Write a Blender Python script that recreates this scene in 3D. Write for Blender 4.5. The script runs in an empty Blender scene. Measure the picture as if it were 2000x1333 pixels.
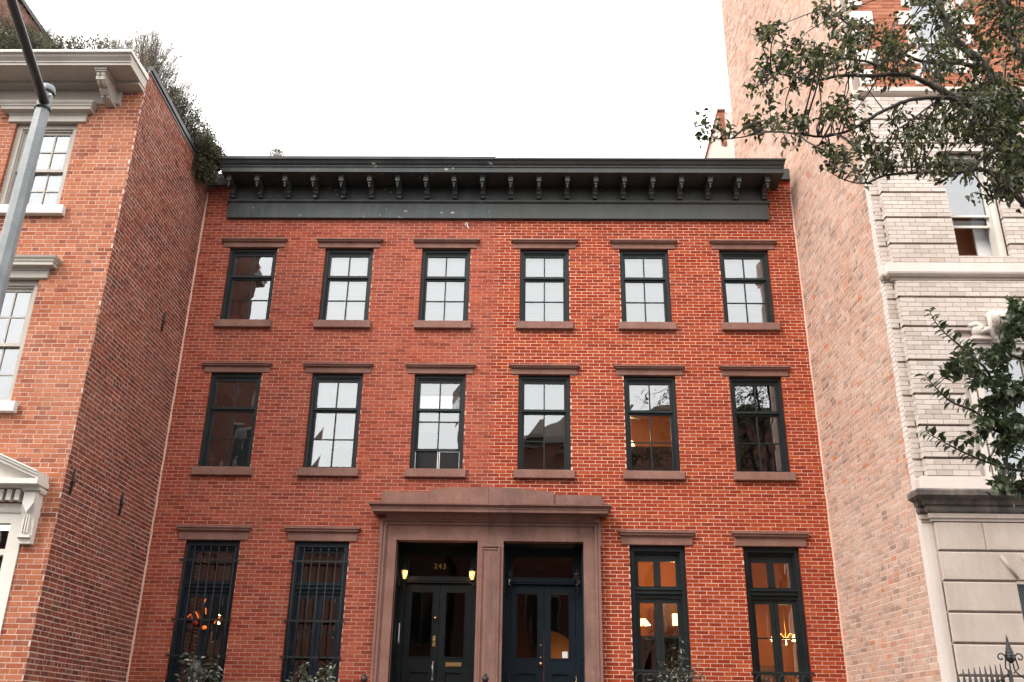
import bpy, bmesh, math, random
from mathutils import Vector, Matrix, noise as mnoise
R = math.radians
sc = bpy.context.scene
COL = sc.collection

# ------------------------------------------------------------------ camera
CAM = Vector((0.0, -15.5, 1.65))
FPX = 1818.9
_p, _y, _r = R(22.937), R(1.452), R(0.95)
FW = Vector((-math.sin(_y)*math.cos(_p), math.cos(_y)*math.cos(_p), math.sin(_p)))
_rt = Vector((math.cos(_y), math.sin(_y), 0)); _up = _rt.cross(FW)
RT = math.cos(_r)*_rt + math.sin(_r)*_up
UP = -math.sin(_r)*_rt + math.cos(_r)*_up
cam = bpy.data.cameras.new('camera'); cam.sensor_width = 36.0; cam.lens = FPX/2000*36; cam.clip_end = 3000
co = bpy.data.objects.new('camera', cam); COL.objects.link(co)
m = Matrix.Identity(4)
for i in range(3):
    m[i][0] = RT[i]; m[i][1] = UP[i]; m[i][2] = -FW[i]; m[i][3] = CAM[i]
co.matrix_world = m
sc.camera = co

# ------------------------------------------------------------------ sky, sun, exposure
SUN_DIR = Vector((-0.62, -0.52, 0.75)).normalized()          # towards the sun
w = bpy.data.worlds.new('World'); sc.world = w; w.use_nodes = True
nt = w.node_tree; nt.nodes.clear()
sky = nt.nodes.new('ShaderNodeTexSky'); sky.sky_type = 'NISHITA'; sky.sun_disc = False
sky.sun_elevation = math.asin(SUN_DIR.z); sky.sun_rotation = math.atan2(SUN_DIR.x, SUN_DIR.y)
sky.air_density = 2.0; sky.dust_density = 6.0; sky.ozone_density = 1.0
hs = nt.nodes.new('ShaderNodeHueSaturation'); hs.inputs['Saturation'].default_value = 0.12
bg = nt.nodes.new('ShaderNodeBackground'); bg.inputs['Strength'].default_value = 0.14
wo = nt.nodes.new('ShaderNodeOutputWorld')
cloud = nt.nodes.new('ShaderNodeMix'); cloud.data_type = 'RGBA'; cloud.inputs[0].default_value = 0.82     # even overcast deck over the blue
cloud.inputs[7].default_value = (10.7, 10.55, 10.45, 1)
nt.links.new(sky.outputs[0], hs.inputs['Color']); nt.links.new(hs.outputs[0], cloud.inputs[6]); nt.links.new(cloud.outputs[2], bg.inputs['Color']); nt.links.new(bg.outputs[0], wo.inputs['Surface'])
sun = bpy.data.lights.new('sun', 'SUN'); sun.energy = 1.2; sun.angle = R(24); sun.color = (1.0, 0.93, 0.83)
so = bpy.data.objects.new('sun', sun); COL.objects.link(so)
so.rotation_euler = SUN_DIR.to_track_quat('Z', 'Y').to_euler()
so.location = (-8, -8, 30)
sc.view_settings.view_transform = 'Standard'; sc.view_settings.look = 'None'
sc.view_settings.exposure = 1.35; sc.view_settings.gamma = 1.0
sc.cycles.max_bounces = 8; sc.cycles.transparent_max_bounces = 16; sc.cycles.caustics_reflective = False

# ------------------------------------------------------------------ helpers
def ray(px, py):
    return FW + RT*((px-1000)/FPX) - UP*((py-666.5)/FPX)
def at(px, py, Y):
    v = ray(px, py); return CAM + v*((Y-CAM.y)/v.y)
def atX(px, py, X):
    v = ray(px, py); return CAM + v*((X-CAM.x)/v.x)
def project(P):
    v = Vector(P)-CAM; z = v.dot(FW)
    if z < 0.1: return (-1e6, -1e6, z)
    return (1000+FPX*v.dot(RT)/z, 666.5-FPX*v.dot(UP)/z, z)

class MB:
    def __init__(s): s.v = []; s.f = []; s.sm = []
    def add(s, vs, fs, smooth=False):
        o = len(s.v); s.v += [tuple(x) for x in vs]
        for f in fs: s.f.append(tuple(i+o for i in f)); s.sm.append(smooth)
    def quad(s, a, b, c, d): s.add([a, b, c, d], [(0, 1, 2, 3)])
    def box(s, x0, x1, y0, y1, z0, z1):
        s.add([(x0,y0,z0),(x1,y0,z0),(x1,y1,z0),(x0,y1,z0),(x0,y0,z1),(x1,y0,z1),(x1,y1,z1),(x0,y1,z1)],
              [(0,3,2,1),(4,5,6,7),(0,1,5,4),(1,2,6,5),(2,3,7,6),(3,0,4,7)]); return s
    def bbox(s, x0, x1, y0, y1, z0, z1, b=0.008):
        # box whose front (-Y) edges are chamfered
        s.add([(x0,y1,z0),(x1,y1,z0),(x1,y1,z1),(x0,y1,z1),
               (x0,y0+b,z0),(x1,y0+b,z0),(x1,y0+b,z1),(x0,y0+b,z1),
               (x0+b,y0,z0+b),(x1-b,y0,z0+b),(x1-b,y0,z1-b),(x0+b,y0,z1-b)],
              [(3,2,1,0),(0,1,5,4),(1,2,6,5),(2,3,7,6),(3,0,4,7),(4,5,9,8),(5,6,10,9),(6,7,11,10),(7,4,8,11),(8,9,10,11)]); return s
    def mitred(s, prof, x0, x1, Y0, k0=1, k1=1):
        # moulding: profile of (projection, z) run along X with mitred returns at its ends
        n = len(prof); vs = []
        for p, z in prof:
            vs += [(x0-p*k0, Y0, z), (x0-p*k0, Y0-p, z), (x1+p*k1, Y0-p, z), (x1+p*k1, Y0, z)]
        fs = []
        for i in range(n-1):
            a = i*4; b = a+4
            for k in range(3): fs.append((a+k, a+k+1, b+k+1, b+k))
        s.add(vs, fs); return s
    def prism(s, poly, y0, y1):
        # polygon of (x, z) extruded from y0 (front) to y1
        n = len(poly)
        vs = [(x, y0, z) for x, z in poly]+[(x, y1, z) for x, z in poly]
        fs = [tuple(range(n)), tuple(range(2*n-1, n-1, -1))]+[(i, (i+1) % n, (i+1) % n+n, i+n) for i in range(n)]
        s.add(vs, fs); return s
    def prismx(s, poly, x0, x1):
        # polygon of (y, z) extruded along X
        n = len(poly)
        vs = [(x0, y, z) for y, z in poly]+[(x1, y, z) for y, z in poly]
        fs = [tuple(range(n)), tuple(range(2*n-1, n-1, -1))]+[(i, (i+1) % n, (i+1) % n+n, i+n) for i in range(n)]
        s.add(vs, fs); return s
    def tube(s, pts, rad, n=6, cap=True):
        pts = [Vector(p) for p in pts]
        if not hasattr(rad, '__len__'): rad = [rad]*len(pts)
        vs = []; fs = []; ref = Vector((0.31, 0.12, 0.94))
        for i, p in enumerate(pts):
            t = (pts[min(i+1, len(pts)-1)]-pts[max(i-1, 0)])
            if t.length < 1e-9: t = Vector((0, 0, 1))
            t.normalize()
            rf = ref if abs(t.dot(ref)) < 0.95 else Vector((1, 0, 0))
            a = t.cross(rf).normalized(); b = t.cross(a)
            for k in range(n):
                an = 2*math.pi*k/n; vs.append(p+(a*math.cos(an)+b*math.sin(an))*rad[i])
        for i in range(len(pts)-1):
            for k in range(n):
                fs.append((i*n+k, i*n+(k+1) % n, (i+1)*n+(k+1) % n, (i+1)*n+k))
        if cap:
            fs.append(tuple(range(n-1, -1, -1))); fs.append(tuple(range((len(pts)-1)*n, len(pts)*n)))
        s.add(vs, fs, True); return s
    def lathe(s, cx, cy, prof, n=12):
        vs = []; fs = []
        for r, z in prof:
            for k in range(n):
                an = 2*math.pi*k/n; vs.append((cx+r*math.cos(an), cy+r*math.sin(an), z))
        for i in range(len(prof)-1):
            for k in range(n): fs.append((i*n+k, i*n+(k+1) % n, (i+1)*n+(k+1) % n, (i+1)*n+k))
        s.add(vs, fs, True); return s
    def ball(s, c, r, n=8, sz=1.0):
        prof = [(max(1e-4, r*math.sin(math.pi*i/6)), c[2]-r*sz*math.cos(math.pi*i/6)) for i in range(7)]
        return s.lathe(c[0], c[1], prof, n)
    def build(s, name, mat, parent=None):
        me = bpy.data.meshes.new(name); me.from_pydata(s.v, [], s.f)
        if any(s.sm): me.polygons.foreach_set('use_smooth', s.sm)
        me.materials.append(mat); me.update()
        o = bpy.data.objects.new(name, me); COL.objects.link(o)
        if parent is not None: setparent(o, parent)
        return o

def setparent(o, p):
    o.parent = p
    if p.type == 'EMPTY': o.matrix_parent_inverse = Matrix.Translation(-p.location)
def tag(o, label, cat, group=None, kind=None):
    if label: o['label'] = label
    if cat: o['category'] = cat
    if group: o['group'] = group
    if kind: o['kind'] = kind
    return o
def thing(name, label, cat, loc, group=None):
    o = bpy.data.objects.new(name, None); COL.objects.link(o); o.location = loc; o.empty_display_size = 0.3
    return tag(o, label, cat, group)

# ------------------------------------------------------------------ materials
def newmat(name):
    mt = bpy.data.materials.new(name); mt.use_nodes = True; nt = mt.node_tree
    return mt, nt, nt.nodes['Principled BSDF']
def L(nt, a, b): nt.links.new(a, b)
def noise_node(nt, scale, detail=4, rough=0.55, vec=None, stretch=None):
    g = nt.nodes.new('ShaderNodeNewGeometry'); src = g.outputs['Position']
    if stretch:
        mp = nt.nodes.new('ShaderNodeMapping'); mp.inputs['Scale'].default_value = stretch; L(nt, src, mp.inputs[0]); src = mp.outputs[0]
    n = nt.nodes.new('ShaderNodeTexNoise'); n.inputs['Scale'].default_value = scale; n.inputs['Detail'].default_value = detail
    n.inputs['Roughness'].default_value = rough; L(nt, src, n.inputs['Vector']); return n.outputs['Fac']
def ramp(nt, fac, stops):
    r = nt.nodes.new('ShaderNodeValToRGB'); e = r.color_ramp.elements
    while len(e) < len(stops): e.new(0.5)
    for i, (p, c) in enumerate(stops):
        e[i].position = p; e[i].color = (c[0], c[1], c[2], 1) if hasattr(c, '__len__') else (c, c, c, 1)
    L(nt, fac, r.inputs[0]); return r.outputs[0]
def mixc(nt, fac, a, b, mode='MIX'):
    n = nt.nodes.new('ShaderNodeMix'); n.data_type = 'RGBA'; n.blend_type = mode
    for s, v in ((0, fac), (6, a), (7, b)):
        if hasattr(v, 'node') or hasattr(v, 'is_linked'): L(nt, v, n.inputs[s])
        elif s == 0: n.inputs[0].default_value = v
        else: n.inputs[s].default_value = (v[0], v[1], v[2], 1)
    return n.outputs[2]
def bump(nt, bs, h, strength=0.3, dist=0.01):
    b = nt.nodes.new('ShaderNodeBump'); b.inputs['Strength'].default_value = strength; b.inputs['Distance'].default_value = dist
    L(nt, h, b.inputs['Height']); L(nt, b.outputs[0], bs.inputs['Normal'])

def brick_mat(name, stops, stain=None, stain_amt=0.4, stain_scale=0.7, streak=None, chalk=None, grain=0.35):
    mt, nt, bs = newmat(name)
    g = nt.nodes.new('ShaderNodeNewGeometry'); oi = nt.nodes.new('ShaderNodeObjectInfo')
    ad = nt.nodes.new('ShaderNodeMath'); ad.operation = 'ADD'; L(nt, g.outputs['Random Per Island'], ad.inputs[0]); L(nt, oi.outputs['Random'], ad.inputs[1])
    fr = nt.nodes.new('ShaderNodeMath'); fr.operation = 'FRACT'; L(nt, ad.outputs[0], fr.inputs[0])
    c = ramp(nt, fr.outputs[0], stops)
    fine = noise_node(nt, 38, 5, 0.7)
    c = mixc(nt, grain, c, ramp(nt, fine, [(0.25, 0.35), (0.75, 1.0)]), 'MULTIPLY')
    if stain:
        f = ramp(nt, noise_node(nt, stain_scale, 5, 0.6), [(0.42, 0.0), (0.72, stain_amt)])
        c = mixc(nt, f, c, stain)
    if streak:
        f = ramp(nt, noise_node(nt, 1.0, 4, 0.6, stretch=(2.2, 2.2, 0.45)), [(0.5, 0.0), (0.75, streak[1])])
        c = mixc(nt, f, c, streak[0])
    if chalk:
        f = ramp(nt, noise_node(nt, 9, 6, 0.75), [(0.52, 0.0), (0.72, chalk[1])])
        c = mixc(nt, f, c, chalk[0])
    L(nt, c, bs.inputs['Base Color']); bs.inputs['Roughness'].default_value = 0.88
    bs.inputs['Specular IOR Level'].default_value = 0.06
    bump(nt, bs, fine, 0.5, 0.006)
    return mt
def plain_mat(name, col, col2=None, scale=3.0, rough=0.6, fine=0.25, bumpy=0.2, metallic=0.0, chips=None, streak=None, spec=0.4, fscale=45):
    mt, nt, bs = newmat(name); c = None
    if col2:
        c = mixc(nt, ramp(nt, noise_node(nt, scale, 5, 0.6), [(0.35, 0.0), (0.68, 1.0)]), col, col2)
    else: c = mixc(nt, 0.0, col, col)
    fn = noise_node(nt, fscale, 5, 0.7)
    if fine: c = mixc(nt, fine, c, ramp(nt, fn, [(0.25, 0.4), (0.7, 1.0)]), 'MULTIPLY')
    if streak:
        f = ramp(nt, noise_node(nt, 1.0, 5, 0.65, stretch=(5, 5, 0.7)), [(0.48, 0.0), (0.72, streak[1])]); c = mixc(nt, f, c, streak[0])
    if chips:
        f = ramp(nt, noise_node(nt, chips[1], 3, 0.5), [(chips[2], 0.0), (chips[2]+0.015, 1.0)])
        g = ramp(nt, noise_node(nt, 1.3, 2, 0.5), [(0.45, 0.0), (0.55, 1.0)])
        c = mixc(nt, mixc(nt, 1.0, f, g, 'MULTIPLY'), c, chips[0])
    L(nt, c, bs.inputs['Base Color']); bs.inputs['Roughness'].default_value = rough; bs.inputs['Metallic'].default_value = metallic
    bs.inputs['Specular IOR Level'].default_value = spec
    if bumpy: bump(nt, bs, fn, bumpy, 0.004)
    return mt
def emit_mat(name, col, s):
    mt, nt, bs = newmat(name); bs.inputs['Base Color'].default_value = (*col, 1); bs.inputs['Emission Color'].default_value = (*col, 1); bs.inputs['Emission Strength'].default_value = s
    return mt
def glass_mat(name, ior=2.3, tint=(0.92, 0.95, 0.95), wav=0.04):
    mt, nt, bs = newmat(name); nt.nodes.remove(bs); out = [n for n in nt.nodes if n.type == 'OUTPUT_MATERIAL'][0]
    tr = nt.nodes.new('ShaderNodeBsdfTransparent'); tr.inputs[0].default_value = (*tint, 1)
    gl = nt.nodes.new('ShaderNodeBsdfGlossy'); gl.inputs['Roughness'].default_value = 0.01; gl.inputs['Color'].default_value = (0.95, 0.98, 1.0, 1)
    fr = nt.nodes.new('ShaderNodeFresnel'); fr.inputs['IOR'].default_value = ior
    mx = nt.nodes.new('ShaderNodeMixShader'); L(nt, fr.outputs[0], mx.inputs[0]); L(nt, tr.outputs[0], mx.inputs[1]); L(nt, gl.outputs[0], mx.inputs[2]); L(nt, mx.outputs[0], out.inputs[0])
    b = nt.nodes.new('ShaderNodeBump'); b.inputs['Strength'].default_value = wav; b.inputs['Distance'].default_value = 0.04
    L(nt, noise_node(nt, 1.7, 1.5, 0.5), b.inputs['Height']); L(nt, b.outputs[0], gl.inputs['Normal'])
    return mt
def leaf_mat(name, a, b, c3=None, trans=0.25):
    mt, nt, bs = newmat(name)
    g = nt.nodes.new('ShaderNodeNewGeometry'); oi = nt.nodes.new('ShaderNodeObjectInfo')
    ad = nt.nodes.new('ShaderNodeMath'); ad.operation = 'ADD'; L(nt, g.outputs['Random Per Island'], ad.inputs[0]); L(nt, oi.outputs['Random'], ad.inputs[1])
    fr = nt.nodes.new('ShaderNodeMath'); fr.operation = 'FRACT'; L(nt, ad.outputs[0], fr.inputs[0])
    c = ramp(nt, fr.outputs[0], [(0.0, a), (0.6, b), (1.0, c3 or b)])
    L(nt, c, bs.inputs['Base Color']); bs.inputs['Roughness'].default_value = 0.42; bs.inputs['Specular IOR Level'].default_value = 0.5
    out = [n for n in nt.nodes if n.type == 'OUTPUT_MATERIAL'][0]
    tl = nt.nodes.new('ShaderNodeBsdfTranslucent'); L(nt, c, tl.inputs[0]); mx = nt.nodes.new('ShaderNodeMixShader'); mx.inputs[0].default_value = trans
    L(nt, bs.outputs[0], mx.inputs[1]); L(nt, tl.outputs[0], mx.inputs[2]); L(nt, mx.outputs[0], out.inputs[0])
    return mt

M = {}
M['brickL'] = brick_mat('red_brick_weathered', [(0, (.20,.038,.024)), (.25, (.29,.055,.032)), (.6, (.345,.070,.039)), (.85, (.385,.094,.050)), (1, (.26,.053,.036))],
                        stain=(.23,.08,.055), stain_amt=.45, stain_scale=.9, streak=((.135,.04,.028), .5), chalk=((.46,.20,.15), .22), grain=.28)
M['brickR'] = brick_mat('red_brick_repointed', [(0, (.20,.027,.012)), (.3, (.27,.037,.0155)), (.7, (.325,.050,.019)), (1, (.38,.077,.026))],
                        stain=(.25,.044,.02), stain_amt=.4, stain_scale=.8, streak=((.21,.036,.018), .4), chalk=((.44,.14,.065), .12), grain=.25)
M['mortarL'] = plain_mat('mortar_pinkish', (.57,.36,.29), (.46,.26,.20), 1.2, .95, .3, spec=.08)
M['mortarR'] = plain_mat('mortar_pale', (.72,.52,.42), (.62,.42,.33), 1.2, .95, .2, spec=.08)
M['brickA'] = brick_mat('salmon_brick', [(0, (.21,.058,.034)), (.2, (.32,.095,.05)), (.6, (.38,.125,.064)), (.9, (.42,.155,.085)), (1, (.18,.058,.045))],
                        stain=(.44,.22,.15), stain_amt=.35, stain_scale=.8, chalk=((.5,.31,.24), .25))
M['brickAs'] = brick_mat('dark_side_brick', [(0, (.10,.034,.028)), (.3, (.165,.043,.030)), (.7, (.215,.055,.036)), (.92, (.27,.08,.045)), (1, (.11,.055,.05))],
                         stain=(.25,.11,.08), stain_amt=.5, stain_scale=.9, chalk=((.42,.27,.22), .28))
M['mortarA'] = plain_mat('mortar_white_pink', (.62,.46,.38), (.52,.35,.27), 1.5, .95, .3)
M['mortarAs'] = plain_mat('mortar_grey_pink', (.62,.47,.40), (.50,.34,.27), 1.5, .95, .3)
M['brickW'] = brick_mat('washed_old_brick', [(0, (.24,.155,.125)), (.14, (.36,.23,.18)), (.4, (.45,.295,.23)), (.7, (.48,.275,.195)), (.9, (.54,.38,.31)), (.97, (.48,.16,.065)), (1, (.29,.215,.185))],
                        stain=(.53,.405,.34), stain_amt=.55, stain_scale=.75, streak=((.48,.24,.14), .4), chalk=((.58,.47,.405), .5))
M['mortarW'] = plain_mat('mortar_washed', (.66,.54,.47), (.58,.44,.37), 1.6, .95, .3, spec=.08)
M['brickC'] = brick_mat('cream_roman_brick', [(0, (.44,.375,.335)), (.4, (.54,.47,.425)), (1, (.60,.53,.485))], stain=(.42,.33,.28), stain_amt=.5, grain=.28)
M['mortarC'] = plain_mat('mortar_tan', (.30,.24,.21), (.37,.30,.26), 1.5, .95, .3)
M['brickU'] = brick_mat('upper_red_brick', [(0, (.30,.10,.06)), (.5, (.36,.13,.075)), (1, (.42,.165,.095))], chalk=((.5,.3,.22), .3))
M['limestone'] = plain_mat('limestone', (.42,.35,.305), (.49,.415,.365), 1.4, .85, .25, streak=((.31,.24,.20), .5))
M['limeclean'] = plain_mat('pale_limestone', (.60,.53,.49), (.64,.57,.525), 1.4, .85, .2, streak=((.48,.40,.36), .35))
M['soot'] = plain_mat('sooty_stone', (.045,.04,.038), (.20,.165,.145), 2.5, .9, .4, streak=((.30,.24,.21), .5))
M['brownstone'] = plain_mat('brownstone', (.215,.112,.09), (.28,.155,.125), 2.3, .9, .5, .6, spec=.1, streak=((.135,.08,.07), .5), fscale=28)
M['brownstone2'] = plain_mat('brownstone_worn', (.19,.103,.086), (.255,.146,.12), 2.6, .9, .5, .6, spec=.1, streak=((.095,.066,.06), .7), fscale=28)
M['cornL'] = plain_mat('black_paint_peeling', (.034,.042,.044), (.054,.062,.064), 1.8, .45, .3, .25, chips=((.40,.38,.34), 9, .69), streak=((.085,.09,.087), .5), spec=.3)
M['cornR'] = plain_mat('charcoal_paint', (.046,.051,.050), (.060,.065,.063), 1.2, .45, .25, .15, streak=((.034,.036,.035), .5), spec=.3)
M['frame'] = plain_mat('black_green_paint', (.008,.012,.013), (.013,.018,.019), 3, .45, .2, .1, spec=.25)
M['frameB'] = plain_mat('blue_black_paint', (.006,.012,.018), (.010,.018,.026), 3, .45, .25, .12, spec=.25)
M['doorL'] = plain_mat('black_door_paint', (.004,.007,.008), (.007,.010,.011), 3, .4, .2, .1, spec=.25)
M['doorR'] = plain_mat('navy_door_paint', (.004,.011,.018), (.007,.015,.024), 3, .4, .2, .1, spec=.25)
M['iron'] = plain_mat('wrought_iron', (.008,.009,.010), (.016,.016,.016), 8, .5, .2, .2)
M['whitep'] = plain_mat('white_paint', (.66,.63,.58), (.58,.55,.50), 2, .55, .2, .1, streak=((.45,.41,.36), .25))
M['cream'] = plain_mat('cream_paint', (.45,.42,.375), (.38,.35,.31), 1.5, .6, .25, .1, streak=((.28,.25,.22), .3), spec=.25)
M['steel'] = plain_mat('galvanised_steel', (.20,.225,.24), (.27,.29,.30), 6, .5, .35, .1, metallic=.35)
M['steeld'] = plain_mat('dark_painted_steel', (.035,.045,.048), (.055,.065,.068), 5, .4, .2, .1, metallic=.3)
M['glass'] = glass_mat('window_glass', 2.7, (.97, .98, .98))
M['glassd'] = glass_mat('door_glass', 1.45)
M['shade'] = plain_mat('white_roller_shade', (.86,.86,.88), None, 1, .9, .03, 0)
M['curtain'] = plain_mat('white_curtain', (.78,.78,.79), (.65,.65,.68), 3, .9, .1, 0)
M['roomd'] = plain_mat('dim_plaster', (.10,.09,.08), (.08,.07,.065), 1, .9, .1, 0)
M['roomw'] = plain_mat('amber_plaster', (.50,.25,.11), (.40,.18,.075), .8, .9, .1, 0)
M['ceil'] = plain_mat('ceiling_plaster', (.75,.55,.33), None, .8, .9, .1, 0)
M['woodd'] = plain_mat('dark_wood', (.09,.028,.014), (.06,.02,.01), 3, .5, .3, .1)
M['brass'] = plain_mat('brass', (.55,.38,.16), None, 1, .3, .1, 0, metallic=.9)
M['chrome'] = plain_mat('nickel', (.45,.45,.44), None, 1, .3, .1, 0, metallic=.9)
M['coping'] = plain_mat('black_coping', (.018,.02,.021), (.03,.032,.033), 4, .5, .2, .1)
M['roof'] = plain_mat('roofing_felt', (.06,.06,.06), (.09,.09,.088), 2, .9, .3)
M['asphalt'] = plain_mat('asphalt', (.04,.04,.041), (.052,.051,.05), .8, .9, .5, .5)
M['concrete'] = plain_mat('concrete_paving', (.10,.097,.09), (.13,.125,.115), .9, .9, .3, .3)
M['soil'] = plain_mat('soil', (.05,.035,.025), None, 1, .95, .3)
M['white'] = plain_mat('white_enamel', (.75,.75,.74), None, 1, .5, .1, 0)
M['black'] = plain_mat('black_mesh', (.006,.006,.007), None, 1, .8, .1, 0)
M['bark'] = plain_mat('bark', (.035,.027,.022), (.055,.045,.038), 9, .9, .4, .5)
M['leaf'] = leaf_mat('tree_leaf', (.017,.025,.011), (.046,.058,.022), (.15,.15,.06), .36)
M['leaf2'] = leaf_mat('young_tree_leaf', (.026,.040,.020), (.055,.080,.038), (.13,.15,.08), .3)
M['shrub'] = leaf_mat('shrub_leaf', (.040,.046,.022), (.075,.082,.038), (.14,.135,.07))
M['shrubg'] = leaf_mat('grey_green_leaf', (.06,.085,.055), (.17,.20,.15), (.36,.39,.33))
M['grass'] = leaf_mat('dry_grass', (.10,.085,.05), (.17,.14,.085), (.24,.17,.12), .4)
M['grassr'] = leaf_mat('reddish_grass', (.09,.05,.035), (.13,.085,.05), (.07,.07,.035), .4)
M['bulb'] = emit_mat('warm_bulb', (1.0, .62, .25), 9)
M['lampsh'] = emit_mat('lit_lampshade', (1.0, .66, .34), 1.3)
M['orange'] = emit_mat('glowing_orange_paper', (.75, .16, .02), .35)  # paper balls and ribbons given a glow of their own
M['redp'] = plain_mat('red_paper', (.30,.02,.02), None, 1, .7, .1, 0)
M['gold'] = plain_mat('gold_leaf', (.30,.20,.07), None, 1, .4, .1, 0, metallic=.6)
M['brickbg'] = brick_mat('far_brown_brick', [(0, (.16,.075,.055)), (.5, (.24,.11,.08)), (1, (.30,.15,.11))], stain=(.30,.19,.15), stain_amt=.5)
M['mortarbg'] = plain_mat('far_mortar', (.36,.25,.21), None, 1, .95, .2)
M['opp'] = plain_mat('opposite_brick', (.12,.05,.035), (.16,.07,.05), 1, .9, .4)
M['oppst'] = plain_mat('opposite_stone', (.26,.22,.19), (.3,.26,.22), 1, .9, .3)
# ------------------------------------------------------------------ bricks
UNIT = bpy.data.meshes.new('brick_unit')     # u 0..1, outward d 0..1, z 0..1, no back face
_b = 0.0
UNIT.from_pydata([(0,0,0),(1,0,0),(1,0,1),(0,0,1),(0,1,0),(1,1,0),(1,1,1),(0,1,1)], [],
                 [(4,5,6,7),(0,1,5,4),(1,2,6,5),(2,3,7,6),(3,0,4,7)])
_unit_cache = {}
def unit_mesh(mat):
    if mat.name not in _unit_cache:
        me = UNIT.copy(); me.name = 'brick'; me.materials.append(mat); _unit_cache[mat.name] = me
    return _unit_cache[mat.name]

def cut(rects, h):
    out = []
    for a, b, c, d in rects:
        if h[1] <= a or h[0] >= b or h[3] <= c or h[2] >= d: out.append((a, b, c, d)); continue
        if h[0] > a: out.append((a, h[0], c, d))
        if h[1] < b: out.append((h[1], b, c, d))
        u0, u1 = max(a, h[0]), min(b, h[1])
        if h[2] > c: out.append((u0, u1, c, h[2]))
        if h[3] < d: out.append((u0, u1, h[3], d))
    return out

class Frame:
    def __init__(s, o, du, dd): s.o = Vector(o); s.du = Vector(du).normalized(); s.dd = Vector(dd).normalized()
    def P(s, u, d, z): return s.o+s.du*u+s.dd*d+Vector((0, 0, z))

def lay(frame, u0, u1, z0, z1, course, length, joint, bond, holes, rng, proud=.006, jit=.002, depth=.1, zorg=0.0, keep=None, wob=0.0):
    """rows of single bricks as (frame, u0, u1, z0, z1, proud, depth)"""
    out = []; k = math.floor((z0-zorg)/course)
    while zorg+k*course < z1:
        za = zorg+k*course+joint*.5; zb = zorg+(k+1)*course-joint*.5; k += 1
        za = max(za, z0); zb = min(zb, z1)
        if zb-za < .012: continue
        u = u0-length*2; segs = []
        if bond == 'run':
            u = u0-length*(1.5 if k % 2 else 1.0)+rng.uniform(-.012, .012)
            while u < u1:
                nu = u+length; segs.append((u, nu)); u = nu
        elif bond == 'flem':
            u = u0-length*1.5-(length*.75 if k % 2 else 0)+rng.uniform(-.01, .01); s = True
            while u < u1:
                nu = u+(length if s else length*.51)*rng.uniform(.97, 1.03); segs.append((u, nu)); u = nu; s = not s
        else:   # irregular old work: stretchers with courses of headers
            hd = (k % 6 == 0)
            u = u0-length-rng.uniform(0, length)
            while u < u1:
                nu = u+(length*.52 if hd or rng.random() < .12 else length)*rng.uniform(.94, 1.06); segs.append((u, nu)); u = nu
        for a, b in segs:
            a += joint*.5; b -= joint*.5
            a = max(a, u0); b = min(b, u1)
            if b-a < .02: continue
            rr = [(a, b, za, zb)]
            for h in holes: rr = cut(rr, h)
            for q in rr:
                if q[1]-q[0] < .018 or q[3]-q[2] < .01: continue
                if keep and not keep((q[0]+q[1])/2, (q[2]+q[3])/2): continue
                pr = max(.0015, proud+rng.uniform(-jit, jit))
                dz = rng.uniform(-wob, wob)
                out.append((frame, q[0], q[1], q[2]+dz, q[3]+dz, pr, depth))
    return out

def mortar(mb, frame, u0, u1, z0, z1, holes, keep=None):
    us = sorted({u0, u1, *[min(max(h[i], u0), u1) for h in holes for i in (0, 1)]})
    zs = sorted({z0, z1, *[min(max(h[i], z0), z1) for h in holes for i in (2, 3)]})
    for a, b in zip(us, us[1:]):
        for c, d in zip(zs, zs[1:]):
            mu, mz = (a+b)/2, (c+d)/2
            if any(h[0] < mu < h[1] and h[2] < mz < h[3] for h in holes): continue
            if keep and not keep(mu, mz): continue
            mb.quad(frame.P(a, 0, c), frame.P(b, 0, c), frame.P(b, 0, d), frame.P(a, 0, d))

def brick_objects(groups, limit=300):
    """groups: list of (bricks, material, parent part). The `limit` bricks that show largest become objects, the rest one mesh per part."""
    scored = []
    for gi, (bricks, mat, par) in enumerate(groups):
        for bi, (fr, a, b, c, d, pr, dp) in enumerate(bricks):
            P = fr.P((a+b)/2, pr, (c+d)/2); x, y, z = project(P)
            if 4 < x < 1996 and 4 < y < 1329:
                q = [project(fr.P(u, pr, zz)) for u, zz in ((a, c), (b, c), (b, d), (a, d))]
                ar = abs(sum(q[i][0]*q[(i+1) % 4][1]-q[(i+1) % 4][0]*q[i][1] for i in range(4)))/2
                scored.append((ar, gi, bi))
    scored.sort(reverse=True)
    single = {(g, b) for _, g, b in scored[:limit]}
    for gi, (bricks, mat, par) in enumerate(groups):
        mb = MB(); um = unit_mesh(mat)
        for bi, (fr, a, b, c, d, pr, dp) in enumerate(bricks):
            if (gi, bi) in single:
                o = bpy.data.objects.new('brick', um); COL.objects.link(o)
                mt = Matrix.Identity(4); org = fr.P(a, pr-dp, c); U = fr.du*(b-a); D = fr.dd*dp
                for i in range(3): mt[i][0] = U[i]; mt[i][1] = D[i]; mt[i][2] = (0, 0, d-c)[i]; mt[i][3] = org[i]
                o.matrix_basis = mt; o.parent = par
            else:
                P = fr.P
                mb.add([P(a,pr-dp,c), P(b,pr-dp,c), P(b,pr-dp,d), P(a,pr-dp,d), P(a,pr,c), P(b,pr,c), P(b,pr,d), P(a,pr,d)],
                       [(4,5,6,7),(0,1,5,4),(1,2,6,5),(2,3,7,6),(3,0,4,7)])
        if mb.v:
            o = mb.build('brickwork', mat, par); o['kind'] = 'stuff'

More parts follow.
